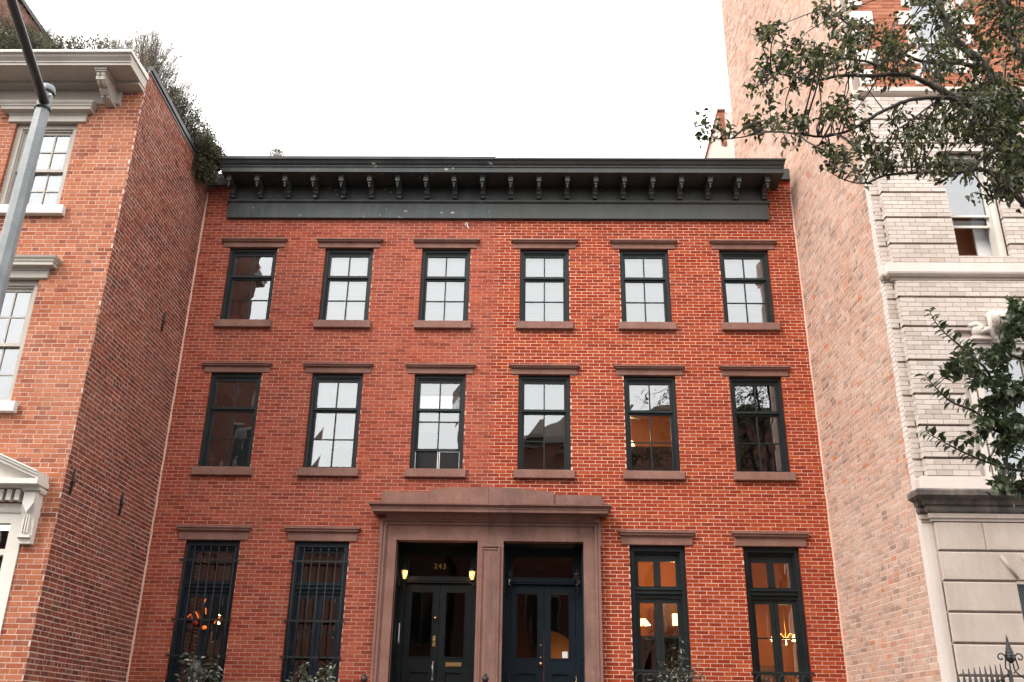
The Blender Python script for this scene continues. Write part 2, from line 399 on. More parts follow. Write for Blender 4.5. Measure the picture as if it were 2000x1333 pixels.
# ------------------------------------------------------------------ setting
def struct(o): o['kind'] = 'structure'; return o
struct(MB().box(-400, 400, -400, 400, -.5, 0).build('ground', M['asphalt']))
struct(MB().box(-60, 60, -15.6+4.6, 0.6, 0.0, .14).build('pavement', M['concrete']))
struct(MB().box(-60, 60, -19.0, -14.6, 0.0, .14).build('pavement', M['concrete']))
struct(MB().box(-60, 60, -14.597, -11.003, 0.0, .004).build('road', M['asphalt']))

# ------------------------------------------------------------------ the pair of red brick houses
XL, XM, XR = -6.39, -0.74, 4.93
CX = [-5.3197, -3.4959, -1.66, .1921, 2.0548, 3.9181]; WW = .916
ROWS = [(8.57, 10.114, .15), (5.805, 7.575, .155)]
GZ0, GZ1 = 1.95, 4.583
DOOR = [(-2.25, -.90), (-.475, .84)]
houses = []
houses.append(thing('row_house', 'weathered red brick row house with peeling black cornice and barred ground windows', 'house', ((XL+XM)/2, 0, 0)))
houses.append(thing('row_house', 'orange-red brick row house with charcoal cornice and warm lit ground windows', 'house', ((XM+XR)/2, 0, 0)))
F0 = Frame((0, 0, 0), (1, 0, 0), (0, -1, 0))
rng = random.Random(4)
WALLTOP = 11.55
ah = [(c-WW/2, c+WW/2, z0, z1) for c in CX for z0, z1, _ in ROWS]+[(CX[c]-WW/2, CX[c]+WW/2, GZ0, GZ1) for c in (0, 1, 4, 5)]+[(-2.50, 1.12, 1.7, 5.05)]
ALLB = lay(F0, XL, XR, 1.2, 10.76, .0617, .2045, .0105, 'run', ah, rng, proud=.0035, jit=.0015, zorg=.02, wob=.0012)
ALLB += lay(F0, XL, -5.88, 10.76, 11.5, .0617, .2045, .0105, 'run', [], rng, proud=.0035, zorg=.02)
ALLB += lay(F0, 4.42, XR, 10.76, 11.62, .0617, .2045, .0105, 'run', [], rng, proud=.0035, zorg=.02)
for hi, H in enumerate(houses):
    x0, x1 = (XL, XM) if hi == 0 else (XM, XR)
    holes = []
    cols = (0, 1, 2) if hi == 0 else (3, 4, 5)
    for c in cols:
        for z0, z1, _ in ROWS: holes.append((CX[c]-WW/2, CX[c]+WW/2, z0, z1))
    for c in ((0, 1) if hi == 0 else (4, 5)): holes.append((CX[c]-WW/2, CX[c]+WW/2, GZ0, GZ1))
    d = DOOR[hi]; holes.append((d[0], d[1], 1.7, 4.6))
    mb = MB(); mortar(mb, F0, x0, x1, 0.14, WALLTOP, holes)
    # back of the wall, so that no daylight leaks into the rooms
    wall = mb.build('wall', M['mortarL' if hi == 0 else 'mortarR'], H)
    br = [q for q in ALLB if x0 <= (q[1]+q[2])/2 < x1]
    brick_objects([(br, M['brickL' if hi == 0 else 'brickR'], wall)])
    # roof and hidden rear
    mb = MB().box(x0+.02, x1-.02, .35, 12.0, 11.3, 11.45); mb.build('roof', M['roof'], H)
    mb = MB().box(x0+.02, x1-.02, 11.8, 12.0, 0.14, 11.29); mb.build('rear_wall', M['opp'], H)
    MB().box(x0+.02, x1-.02, .28, .345, 10.2, 11.6).build('parapet', M['roof'], H)
    # caulked joint against the neighbour
    mb = MB(); n = 60; xx = (x0+.014) if hi == 0 else (x1-.012); rr = random.Random(8+hi)
    for i in range(n):
        za = 1.2+(11.3-1.2)*i/n; zb = 1.2+(11.3-1.2)*(i+1)/n; wv = (.013 if hi == 0 else .009)+.005*rr.random(); sh = rr.uniform(-.004, .004)
        mb.box(xx-wv+sh, xx+wv+sh, -.02-.006*rr.random(), .0, za, zb)
    mb.build('caulk_joint', M['mortarR'], H)

_prng = random.Random(77)
def _pane(win, x0, x1, y, z0, z1, mat):
    mb = MB(); t = _prng.uniform(-.0018, .0018); s = _prng.uniform(-.0018, .0018)
    mb.quad((x0, y+t, z0), (x1, y+s, z0), (x1, y+t, z1), (x0, y+s, z1)); return mb.build('pane', mat, win)

def glaze(win, x0, x1, y, z0, z1, mat=None): return _pane(win, x0, x1, y, z0, z1, mat or M['glass'])

def lintel_sill(win, cx, z0, z1, lh, sill=True, base=0.0, mat=None):
    mat = mat or M['brownstone']
    mb = MB(); mb.bbox(cx-.585, cx+.585, base-.026, base+.05, z1-.012, z1+lh*.56, .006)
    mb.mitred([(.0, z1+lh*.55), (.032, z1+lh*.56), (.045, z1+lh*.64), (.072, z1+lh*.66), (.075, z1+lh*.80), (.098, z1+lh*.84), (.10, z1+lh), (.0, z1+lh+.015)], cx-.53, cx+.53, base)
    mb.build('lintel', mat, win)
    if sill: MB().bbox(cx-.52, cx+.52, base-.085, base+.07, z0-.14, z0+.004, .008).build('sill', mat, win)

def sash_window(H, c, z0, z1, lh, shade=None, raised=0.0, room='roomd'):
    cx = CX[c]; x0, x1 = cx-WW/2, cx+WW/2
    mb = MB(); yc = .055
    # casing: two stepped rings
    for a, yy, ye in ((.0, yc, .17), ):
        mb.box(x0, x0+.055, yy, ye, z0, z1); mb.box(x1-.055, x1, yy, ye, z0, z1); mb.box(x0+.055, x1-.055, yy, ye, z1-.075, z1); mb.box(x0+.055, x1-.055, yy+.02, ye, z0, z0+.03)
    mb.box(x0+.055, x0+.07, yc+.025, .17, z0+.03, z1-.075); mb.box(x1-.07, x1-.055, yc+.025, .17, z0+.03, z1-.075); mb.box(x0+.07, x1-.07, yc+.025, .17, z1-.10, z1-.075)
    win = mb.build('window', M['frame'], H)
    gx0, gx1 = x0+.107, x1-.107; gt = z1-.15; gb = z0+.075; rail = .082
    ph = (gt-gb-rail-.02)/3
    def sash(yf, zt, zb, rows, trail, brail):
        s = MB(); t = .032
        s.box(x0+.068, gx0, yf, yf+t, zb-brail, zt+trail); s.box(gx1, x1-.068, yf, yf+t, zb-brail, zt+trail)
        s.box(gx0, gx1, yf, yf+t, zt, zt+trail); s.box(gx0, gx1, yf, yf+t, zb-brail, zb)
        s.box(cx-.011, cx+.011, yf+.004, yf+t, zb, zt)
        for r in range(1, rows):
            zz = zb+(zt-zb)*r/rows; s.box(gx0, cx-.011, yf+.006, yf+t, zz-.009, zz+.009); s.box(cx+.011, gx1, yf+.006, yf+t, zz-.009, zz+.009)
        s.build('sash', M['frame'], win)
        for r in range(rows):
            a = zb+(zt-zb)*r/rows+(.009 if r else 0); b = zb+(zt-zb)*(r+1)/rows-(.009 if r < rows-1 else 0)
            glaze(win, gx0, cx-.011, yf+.02, a, b); glaze(win, cx+.011, gx1, yf+.02, a, b)
    sash(.095, gt, gt-ph, 1, .05, rail*.55)
    lt = gt-ph-rail+raised; sash(.132, lt, lt-2*ph-.02, 2, rail*.5, .045)
    if raised:
        s = MB(); zb = z0+.03; zt = lt-2*ph-.065
        for a, b, c2, d2 in ((x0+.07, x0+.082, zb, zt), (cx+.0, cx+.012, zb, zt), (x1-.082, x1-.07, zb, zt), (cx+.03, cx+.042, zb, zt)): s.box(a, b, .142, .156, c2, d2)
        s.box(cx+.042, x1-.082, .142, .156, zb, zb+.012); s.box(cx+.042, x1-.082, .142, .156, zt-.012, zt); s.box(x0+.082, cx, .142, .156, zb, zb+.012)
        s.build('insect_screen_frame', M['white'], win)
        MB().box(x0+.082, x1-.082, .150, .153, zb+.012, zt-.012).build('insect_screen', M['black'], win)
    lintel_sill(win, cx, z0, z1, lh)
    # the room behind
    rb = MB(); a, b, y0, y1, c0, c1 = x0-.35, x1+.35, .175, 2.4, z0-.7, z1+.25
    rb.quad((a,y1,c0),(b,y1,c0),(b,y1,c1),(a,y1,c1)); rb.quad((a,y0,c0),(a,y1,c0),(a,y1,c1),(a,y0,c1)); rb.quad((b,y0,c0),(b,y1,c0),(b,y1,c1),(b,y0,c1))
    rb.quad((a,y0,c0),(b,y0,c0),(b,y1,c0),(a,y1,c0)); rb.quad((a,y0,c1),(b,y0,c1),(b,y1,c1),(a,y1,c1))
    # inner face of the outer wall around the opening
    for q in ((a, x0, c0, c1), (x1, b, c0, c1), (x0, x1, c0, z0), (x0, x1, z1, c1)):
        rb.quad((q[0], y0, q[2]), (q[1], y0, q[2]), (q[1], y0, q[3]), (q[0], y0, q[3]))
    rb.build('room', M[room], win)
    if shade:
        s = MB(); rr = random.Random(c*7+int(z0*10)); top, bot = z1-.08, z0+.02+(z1-z0-.1)*(1-shade)
        n = 26
        for i in range(n):
            za = top+(bot-top)*i/n; zb = top+(bot-top)*(i+1)/n; ya = .235+.004*math.sin(i*2.1)+.003*rr.random()
            s.quad((x0+.03, ya, za), (x1-.03, ya, za), (x1-.03, ya+.002, zb), (x0+.03, ya+.002, zb))
        s.box(x0+.03, x1-.03, .228, .246, bot-.02, bot)
        s.build('roller_shade', M['shade'], win)
    return win

for c in range(6):
    H = houses[0] if c < 3 else houses[1]
    z0, z1, lh = ROWS[0]
    sash_window(H, c, z0, z1, lh, shade=[None, 1.0, 1.0, 1.0, 1.0, 1.0][c])
    z0, z1, lh = ROWS[1]
    sash_window(H, c, z0, z1, lh, raised=.34 if c == 2 else 0.0, room='roomw' if c == 4 else 'roomd')

# ground floor casements with a transom light
def casement(H, c, mat, glowing, guard):
    cx = CX[c]; x0, x1 = cx-WW/2, cx+WW/2; z0, z1 = GZ0, GZ1
    mb = MB(); y = .06
    mb.box(x0, x0+.075, y, .26, z0, z1); mb.box(x1-.075, x1, y, .26, z0, z1); mb.box(x0+.075, x1-.075, y, .26, z1-.10, z1)
    mb.box(x0+.075, x0+.10, y+.05, .26, z0, z1-.10); mb.box(x1-.10, x1-.075, y+.05, .26, z0, z1-.10); mb.box(x0+.10, x1-.10, y+.05, .26, z1-.135, z1-.10)
    mb.box(x0+.075, x1-.075, y+.02, .26, 3.80, 3.90); mb.box(x0+.06, x1-.06, y-.005, y+.02, 3.862, 3.893); mb.box(x0+.075, x1-.075, y+.06, .24, 3.74, 3.80)
    win = mb.build('window', mat, H)
    yf = .15
    t = MB(); ta, tb = x0+.10, x1-.10      # transom sash
    split = glowing
    for q in ((ta, ta+.05, 3.90, 4.448), (tb-.05, tb, 3.90, 4.448), (ta+.05, tb-.05, 4.33 if glowing else 4.40, 4.448), (ta+.05, tb-.05, 3.90, 3.93)): t.box(q[0], q[1], yf, yf+.04, q[2], q[3])
    if split: t.box(cx-.055, cx+.055, yf-.01, yf+.04, 3.93, 4.33)
    t.build('transom_sash', mat, win)
    zt = 4.33 if glowing else 4.40
    if split: glaze(win, ta+.05, cx-.055, yf+.02, 3.93, zt); glaze(win, cx+.055, tb-.05, yf+.02, 3.93, zt)
    else: glaze(win, ta+.05, tb-.05, yf+.02, 3.93, zt)
    for s in (-1, 1):
        l = MB(); a, b = (ta, cx-.004) if s < 0 else (cx+.004, tb); st = .055
        oa, ob = (a+st, b-.062) if s < 0 else (a+.062, b-st)
        l.box(a, oa, yf, yf+.045, z0+.02, 3.735); l.box(ob, b, yf, yf+.045, z0+.02, 3.735)
        l.box(oa, ob, yf, yf+.045, 3.665, 3.735); l.box(oa, ob, yf, yf+.045, z0+.02, 2.25)
        for zm in (3.14, 2.60): l.box(oa, ob, yf+.008, yf+.04, zm-.011, zm+.011)
        leafo = l.build('casement_leaf', mat, win)
        for za, zb in ((2.25, 2.589), (2.611, 3.129), (3.151, 3.665)): glaze(win, oa, ob, yf+.025, za, zb)
    lintel_sill(win, cx, z0, z1, .215, sill=True)
    if c == 4:
        for a2, b2 in ((x0+.11, cx-.02), (cx+.02, x1-.11)): MB().bbox(a2, b2, .225, .25, 2.0, 3.13, .004).build('dark_backing', M['frame'], win)  # dark panels added so the lower panes read as a dark interior
    rb = MB(); a, b, y0, y1, c0, c1 = x0-.45, x1+.45, .27, 2.6, 1.7, 4.75
    if c == 4: b = CX[5]-WW/2-.25
    rb.quad((a,y1,c0),(b,y1,c0),(b,y1,c1),(a,y1,c1)); rb.quad((a,y0,c0),(a,y1,c0),(a,y1,c1),(a,y0,c1)); rb.quad((b,y0,c0),(b,y1,c0),(b,y1,c1),(b,y0,c1)); rb.quad((a,y0,c0),(b,y0,c0),(b,y1,c0),(a,y1,c0))
    for q in ((a, x0, c0, c1), (x1, b, c0, c1), (x0, x1, c0, z0), (x0, x1, z1, c1)):
        rb.quad((q[0], y0, q[2]), (q[1], y0, q[2]), (q[1], y0, q[3]), (q[0], y0, q[3]))
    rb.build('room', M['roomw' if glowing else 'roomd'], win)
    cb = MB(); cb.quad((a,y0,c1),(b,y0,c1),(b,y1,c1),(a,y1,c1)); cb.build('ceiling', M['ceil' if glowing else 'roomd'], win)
    return win
for c in (0, 1): casement(houses[0], c, M['frameB'], False, True)
for c in (4, 5): casement(houses[1], c, M['frame'], True, False)

# ------------------------------------------------------------------ main cornice
FB0, FB1 = -5.90, 4.445
def cornice(H, hi):
    x0, x1 = (FB0, XM) if hi == 0 else (XM, FB1); k0, k1 = (1, 0) if hi == 0 else (0, 1)
    mat = M['cornL' if hi == 0 else 'cornR']; up = .03 if hi == 0 else 0.0
    mb = MB()
    mb.mitred([(0, 10.715), (.075, 10.715), (.08, 10.72), (.08, 11.035), (.0, 11.036)], x0, x1, 0, 0, 0)
    board = mb
    mb.mitred([(0, 11.037), (.09, 11.037), (.125, 11.06), (.13, 11.085), (.115, 11.10), (.0, 11.112)], x0, x1, 0, k0*.3, k1*.3)
    mb.mitred([(0, 11.10), (.045, 11.10), (.045, 11.50), (0, 11.50)], x0, x1, 0, 0, 0)
    cr = mb.build('cornice', mat, H)
    ex0 = x0+(.10 if hi == 0 else 0); ex1 = x1+(.06 if hi else 0)
    e = MB()
    prof = [(0, 11.44), (.56, 11.425), (.575, 11.425), (.58, 11.52), (.60, 11.525), (.605, 11.548), (.585, 11.553), (.592, 11.565), (.622, 11.582), (.637, 11.605), (.652, 11.632), (.69, 11.643), (.695, 11.668+up), (.0, 11.74+up)]
    kk0, kk1 = (.28*k0, .28*k1)
    e.mitred(prof, ex0, ex1, 0, kk0, kk1)
    e.build('crown_moulding', mat, cr)
    n = 10; B0, B1 = -5.832, 4.38; sp = (B1-B0)/19
    for i in range(n):
        bx = B0+sp*(i+(0 if hi == 0 else 10)); w2 = .043; b = MB()
        pr = [(0, 11.43), (-.47, 11.43), (-.47, 11.30), (-.40, 11.285), (-.335, 11.30), (-.27, 11.32), (-.20, 11.30), (-.165, 11.265), (-.19, 11.235), (-.19, 11.20), (-.165, 11.175), (-.145, 11.172), (-.165, 11.15), (-.16, 11.12), (-.045, 11.11), (0, 11.11)]
        b.prismx(pr, bx-w2, bx+w2)
        b.box(bx-w2-.012, bx+w2+.012, -.485, -.05, 11.395, 11.415); b.box(bx-w2-.020, bx+w2+.020, -.495, -.05, 11.415, 11.434)
        b.ball((bx, -.43, 11.262), .036, 8, .8); b.lathe(bx, -.43, [(.026, 11.24), (.010, 11.215), (.016, 11.205), (.004, 11.18)], 8)
        b.tube([(bx-w2-.006, -.178, 11.218), (bx+w2+.006, -.178, 11.218)], .024, 8); b.tube([(bx-w2-.005, -.150, 11.142), (bx+w2+.005, -.150, 11.142)], .021, 8)
        b.build('bracket', mat, cr)
    if hi == 1:
        MB().box(4.64, 4.925, -.06, .05, 11.62, 11.86).build('end_board', mat, cr)
    else:
        MB().box(-6.37, FB0+.05, -.055, .05, 11.45, 11.72).build('end_board', mat, cr)
    return cr
for hi, H in enumerate(houses): cornice(H, hi)

# ------------------------------------------------------------------ brownstone doorway, one half per house
def doorway(H, hi):
    mat = M['brownstone' if hi == 0 else 'brownstone2']
    s = -1 if hi == 0 else 1
    ox = -2.535 if hi == 0 else 1.135                         # outer edge
    d0, d1 = DOOR[hi]
    sx0, sx1 = (ox, XM) if hi == 0 else (XM+.001, ox)
    mb = MB()
    # outer jamb: stepped architrave
    jo, ji = (ox, d0) if hi == 0 else (ox, d1)
    sg = 1 if hi == 0 else -1
    def strip(a, b, proud, z0, z1): mb.box(min(a, b), max(a, b), -proud, .05, z0, z1)
    strip(jo+sg*.018, jo+sg*.055, .11, 1.7, 4.52); strip(jo, jo+sg*.055, .115, 4.52, 4.935)
    strip(jo+sg*.055, jo+sg*.075, .095, 1.7, 4.87); strip(jo+sg*.075, jo+sg*.105, .105, 1.7, 4.87); strip(jo+sg*.105, jo+sg*.125, .085, 1.7, 4.86)
    strip(jo+sg*.125, ji, .065, 1.7, 4.60)
    # head
    a, b = (jo+.125, XM) if hi == 0 else (XM+.001, jo-.125)
    mb.box(a, b, -.065, .05, 4.60, 4.85)
    a2, b2 = (jo+.055, XM) if hi == 0 else (XM+.001, jo-.055)
    mb.box(a2+(.05 if hi == 0 else 0), b2-(.05 if hi else 0), -.10, .05, 4.85, 4.873); mb.box(a2, b2, -.085, .05, 4.873, 4.905); mb.box(a2, b2, -.115, .05, 4.905, 4.937)
    # half of the shared centre pilaster
    c0, c1 = (d1, XM) if hi == 0 else (XM+.001, d0)
    mb.box(c0, c1, -.065, .05, 1.7, 4.60)
    pc = (DOOR[0][1]+DOOR[1][0])/2
    pa, pb = (pc-.155, XM) if hi == 0 else (XM+.001, pc+.155)
    e0 = pa if hi == 0 else pb
    mb.box(min(e0, e0+sg*.022), max(e0, e0+sg*.022), -.092, -.06, 1.7, 4.50); mb.box(min(e0+sg*.022, e0+sg*.04), max(e0+sg*.022, e0+sg*.04), -.078, -.06, 1.7, 4.48)
    mb.box(pa, pb, -.094, -.06, 4.50, 4.522); mb.box(pa+(.04 if hi == 0 else 0), pb-(.04 if hi else 0), -.080, -.06, 4.455, 4.48)
    # reveals of the porch opening
    mb.box(d0-.10 if hi == 0 else d0-.02, d0, -.0, .16, 1.7, 4.6); mb.box(d1, d1+(.10 if hi else .02), 0, .16, 1.7, 4.6); mb.box(d0-.02, d1+.02, 0, .16, 4.602, 4.70)
    surround = mb.build('door_surround', mat, H)
    k0, k1 = (1, 0) if hi == 0 else (0, 1)
    hx0, hx1 = (ox+.27, XM) if hi == 0 else (XM+.001, ox-.27)
    mb = MB(); mb.mitred([(0, 4.938), (.13, 4.938), (.15, 4.965), (.18, 4.995), (.19, 5.012), (.37, 5.008), (.375, 5.055), (.385, 5.06), (.388, 5.078), (.375, 5.082), (.40, 5.10), (.43, 5.115), (.435, 5.14), (.0, 5.165)], hx0, hx1, 0, k0, k1)
    mb.build('hood_cornice', mat, surround)
    if hi == 0: polys = [([(-2.545, 5.14), (-1.733, 5.14), (-1.733, 5.398), (-2.535, 5.402)], .10), ([(-1.73, 5.14), (-.742, 5.14), (-.742, 5.495), (-1.30, 5.478), (-1.73, 5.438)], .12)]
    else: polys = [([(-.738, 5.14), (.352, 5.14), (.352, 5.42), (-.2, 5.472), (-.738, 5.493)], .115), ([(.356, 5.14), (1.166, 5.14), (1.160, 5.372), (.356, 5.382)], .09)]
    for p, pr in polys: MB().prism(p, -pr, .03).build('pediment_stone', mat, surround)
    # porch lining and ceiling
    dm = M['doorL' if hi == 0 else 'doorR']; v = MB(); YD = .62
    for xx, sd in ((d0, 1), (d1, -1)):
        v.box(min(xx-.02*sd, xx+.012*sd), max(xx-.02*sd, xx+.012*sd), .16, YD, 1.7, 4.6)
        for za, zb in ((1.9, 2.7), (2.8, 3.75), (3.9, 4.5)):
            q = xx+.012*sd
            for bb in ((.20, .56, za, za+.03), (.20, .56, zb-.03, zb), (.20, .23, za+.03, zb-.03), (.53, .56, za+.03, zb-.03)):
                v.box(min(q, q+.012*sd), max(q, q+.012*sd), bb[0], bb[1], bb[2], bb[3])
    v.box(d0, d1, .16, YD, 4.59, 4.61)
    porch = v.build('porch_lining', dm, H)
    # door frame + transom
    f = MB(); a, b = d0+.012, d1-.012
    f.box(a, a+.10, YD-.05, YD+.08, 1.7, 4.59); f.box(b-.10, b, YD-.05, YD+.08, 1.7, 4.59); f.box(a+.10, b-.10, YD-.05, YD+.08, 4.50, 4.59)
    f.box(a+.10, b-.10, YD-.07, YD+.08, 4.0, 4.075); f.box(a+.10, b-.10, YD-.09, YD-.07, 4.03, 4.06)
    f.box(a+.10, a+.14, YD-.02, YD+.06, 4.075, 4.50); f.box(b-.14, b-.10, YD-.02, YD+.06, 4.075, 4.50); f.box(a+.14, b-.14, YD-.02, YD+.06, 4.46, 4.50); f.box(a+.14, b-.14, YD-.02, YD+.06, 4.075, 4.115)
    fr = f.build('door_frame', dm, H)
    _pane(fr, a+.14, b-.14, YD+.03, 4.115, 4.46, M['glassd'])
    mid = (d0+d1)/2+.02
    for k, (la, lb) in enumerate(((a+.105, mid-.003), (mid+.003, b-.105))):
        l = MB(); y0, y1 = YD, YD+.05; st = .11
        ga, gb = la+st, lb-st
        l.box(la, ga, y0, y1, 1.72, 3.995); l.box(gb, lb, y0, y1, 1.72, 3.995); l.box(ga, gb, y0, y1, 3.85, 3.995); l.box(ga, gb, y0, y1, 2.60, 2.82); l.box(ga, gb, y0, y1, 1.72, 1.9)
        l.box(ga, gb, y0+.022, y1, 1.9, 2.60)
        for q in ((ga, gb, 2.575, 2.60), (ga, gb, 1.9, 1.925), (ga, ga+.025, 1.925, 2.575), (gb-.025, gb, 1.925, 2.575)): l.box(q[0], q[1], y0-.006, y0+.022, q[2], q[3])
        for q in ((ga-.02, gb+.02, 3.85, 3.87), (ga-.02, gb+.02, 2.80, 2.82), (ga-.02, ga, 2.82, 3.85), (gb, gb+.02, 2.82, 3.85)): l.box(q[0], q[1], y0-.01, y0, q[2], q[3])
        dr = l.build('door', dm, H)
        _pane(dr, ga, gb, y0+.025, 2.82, 3.85, M['glassd'])
        if hi == 0 and k == 0:
            q = MB(); q.ball((lb-.055, y0-.035, 3.43), .028); q.tube([(lb-.055, y0, 3.43), (lb-.055, y0-.03, 3.43)], .012); q.build('knob', M['brass'], dr)
            q = MB(); q.bbox(lb-.085, lb-.035, y0-.012, y0, 2.98, 3.15, .003); q.ball((lb-.06, y0-.02, 3.07), .018); q.build('lock_plate', M['brass'], dr)
            q = MB(); q.bbox(lb-.075, lb-.045, y0-.014, y0, 2.45, 2.75, .003); q.tube([(lb-.06, y0-.01, 2.70), (lb-.06, y0-.06, 2.67), (lb-.06, y0-.06, 2.55), (lb-.06, y0-.01, 2.51)], .011); q.build('door_pull', M['chrome'], dr)
        if hi == 0 and k == 1:
            q = MB(); q.bbox(ga+.03, gb-.02, y0-.012, y0, 2.67, 2.735, .004); q.box(ga+.06, gb-.05, y0-.016, y0-.012, 2.69, 2.715); q.build('letter_slot', M['brass'], dr)
        if hi == 1 and k == 0:
            q = MB(); q.ball((lb-.05, y0-.045, 2.73), .034); q.tube([(lb-.05, y0, 2.73), (lb-.05, y0-.03, 2.73)], .014); q.build('knob', M['brass'], dr)
            q = MB(); q.ball((lb-.05, y0-.01, 3.02), .018); q.ball((lb-.05, y0-.01, 2.83), .016); q.build('lock_cylinder', M['brass'], dr)
        if hi == 1 and k == 1:
            MB().box(gb-.11, gb-.02, y0+.018, y0+.021, 2.83, 2.93).build('notice', M['white'], dr)
    # hall behind the door
    rb = MB(); y0, y1 = YD+.10, YD+2.6; c0, c1 = 1.7, 4.75; A, B = d0-.2, d1+.2
    rb.quad((A,y1,c0),(B,y1,c0),(B,y1,c1),(A,y1,c1)); rb.quad((A,y0,c0),(A,y1,c0),(A,y1,c1),(A,y0,c1)); rb.quad((B,y0,c0),(B,y1,c0),(B,y1,c1),(B,y0,c1)); rb.quad((A,y0,c0),(B,y0,c0),(B,y1,c0),(A,y1,c0)); rb.quad((A,y0,c1),(B,y0,c1),(B,y1,c1),(A,y1,c1))
    for q in ((A, d0+.02, c0, c1), (d1-.02, B, c0, c1), (d0+.02, d1-.02, 4.58, c1)): rb.quad((q[0], y0-.01, q[2]), (q[1], y0-.01, q[2]), (q[1], y0-.01, q[3]), (q[0], y0-.01, q[3]))
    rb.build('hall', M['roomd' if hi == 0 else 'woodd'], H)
    if hi == 0:
        MB().bbox(a+.03, a+.045, YD-.062, YD-.05, 3.02, 3.34, .002).build('mail_tube', M['white'], fr)
    # house number
    cu = bpy.data.curves.new('num', 'FONT'); cu.body = '243' if hi == 0 else '241'; cu.size = .125; cu.extrude = .003; cu.align_x = 'CENTER'; cu.space_character = 1.25
    to = bpy.data.objects.new('num', cu); COL.objects.link(to)
    dg = bpy.context.evaluated_depsgraph_get(); me = bpy.data.meshes.new_from_object(to.evaluated_get(dg)); bpy.data.objects.remove(to)
    me.materials.clear(); me.materials.append(M['gold' if hi == 0 else 'roomd'])
    me.transform(Matrix.Translation((mid-.02, YD+.02, 4.25)) @ Matrix.Rotation(R(90), 4, 'X'))
    no = bpy.data.objects.new('house_number', me); COL.objects.link(no); setparent(no, fr)
    # stoop
    st = MB()
    xa, xb = (d0-.25, XM-.0) if hi == 0 else (XM+.002, d1+.25)
    for i in range(10):
        y_front = -.55-.27*(9-i); st.box(xa, xb, y_front, (.62 if i == 9 else y_front+.27), .14, .14+(i+1)*.156)
    st.build('stoop', mat, H)
for hi, H in enumerate(houses): doorway(H, hi)
# ------------------------------------------------------------------ brick townhouse on the left, standing forward
AY = -3.18; AXL = -10.5
A = thing('brick_townhouse', 'salmon brick townhouse with cream bracketed cornice and planted roof', 'house', (-8.4, AY, 0))
FA = Frame((0, AY, 0), (1, 0, 0), (0, -1, 0)); FS = Frame((XL, 0, 0), (0, 1, 0), (1, 0, 0))
AW = [(-8.369, -7.36, 9.05, 10.64), (-8.40, -7.385, 5.86, 7.83)]
ADOOR = (-9.6, -6.86, 1.6, 4.25)
holes = [*AW, ADOOR, (-10.4, -9.4, 9.05, 10.64), (-10.4, -9.4, 5.86, 7.83)]
mb = MB(); mortar(mb, FA, AXL, XL, .14, 11.5, holes); wf = mb.build('wall', M['mortarA'], A)
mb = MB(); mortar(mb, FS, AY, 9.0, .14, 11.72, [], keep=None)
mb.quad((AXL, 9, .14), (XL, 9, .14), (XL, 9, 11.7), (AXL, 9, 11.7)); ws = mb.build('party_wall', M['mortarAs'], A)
rng = random.Random(21)
b1 = lay(FA, AXL, XL-.0005, 1.4, 11.36, .0685, .222, .012, 'flem', holes, rng, .003, .0015, wob=.0012)
# the cornice frieze hides brick above 11.0 left of the bracket
b1 = [q for q in b1 if not (q[3] > 11.0 and q[2] < -6.78)]
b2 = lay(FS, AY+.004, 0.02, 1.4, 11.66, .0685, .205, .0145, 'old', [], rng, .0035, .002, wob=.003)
# paler rubbed corner bricks have no separate build: the front bricks turn the corner
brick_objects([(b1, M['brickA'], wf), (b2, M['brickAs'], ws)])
MB().box(AXL, XL-.25, AY+.3, 9.0, 11.3, 11.5).build('roof', M['roof'], A)
# coping along the party wall, falling slightly to the rear
cp = MB(); cp.prismx([(AY+.02, 11.70), (9.0, 11.20), (9.0, 11.28), (AY+.02, 11.785)], XL-.30, XL+.045)
cp.build('coping', M['coping'], A)
fl = MB(); fl.prismx([(AY+.02, 11.655), (9.0, 11.155), (9.0, 11.198), (AY+.02, 11.698)], XL-.02, XL+.018); fl.build('flashing', M['steel'], A)
# tie plates on the party wall
for y, za, zb in ((-1.01, 7.92, 8.28), (-1.365, 4.665, 5.035), (-3.0, 4.61, 4.96)):
    t = MB(); t.tube([(XL+.03, y-.01, za), (XL+.035, y+.005, (za+zb)/2-.04), (XL+.035, y-.005, (za+zb)/2+.04), (XL+.03, y+.008, zb)], [.014, .018, .018, .014], 6)
    t.ball((XL+.04, y, (za+zb)/2), .028); t.build('tie_plate', M['iron'], A)
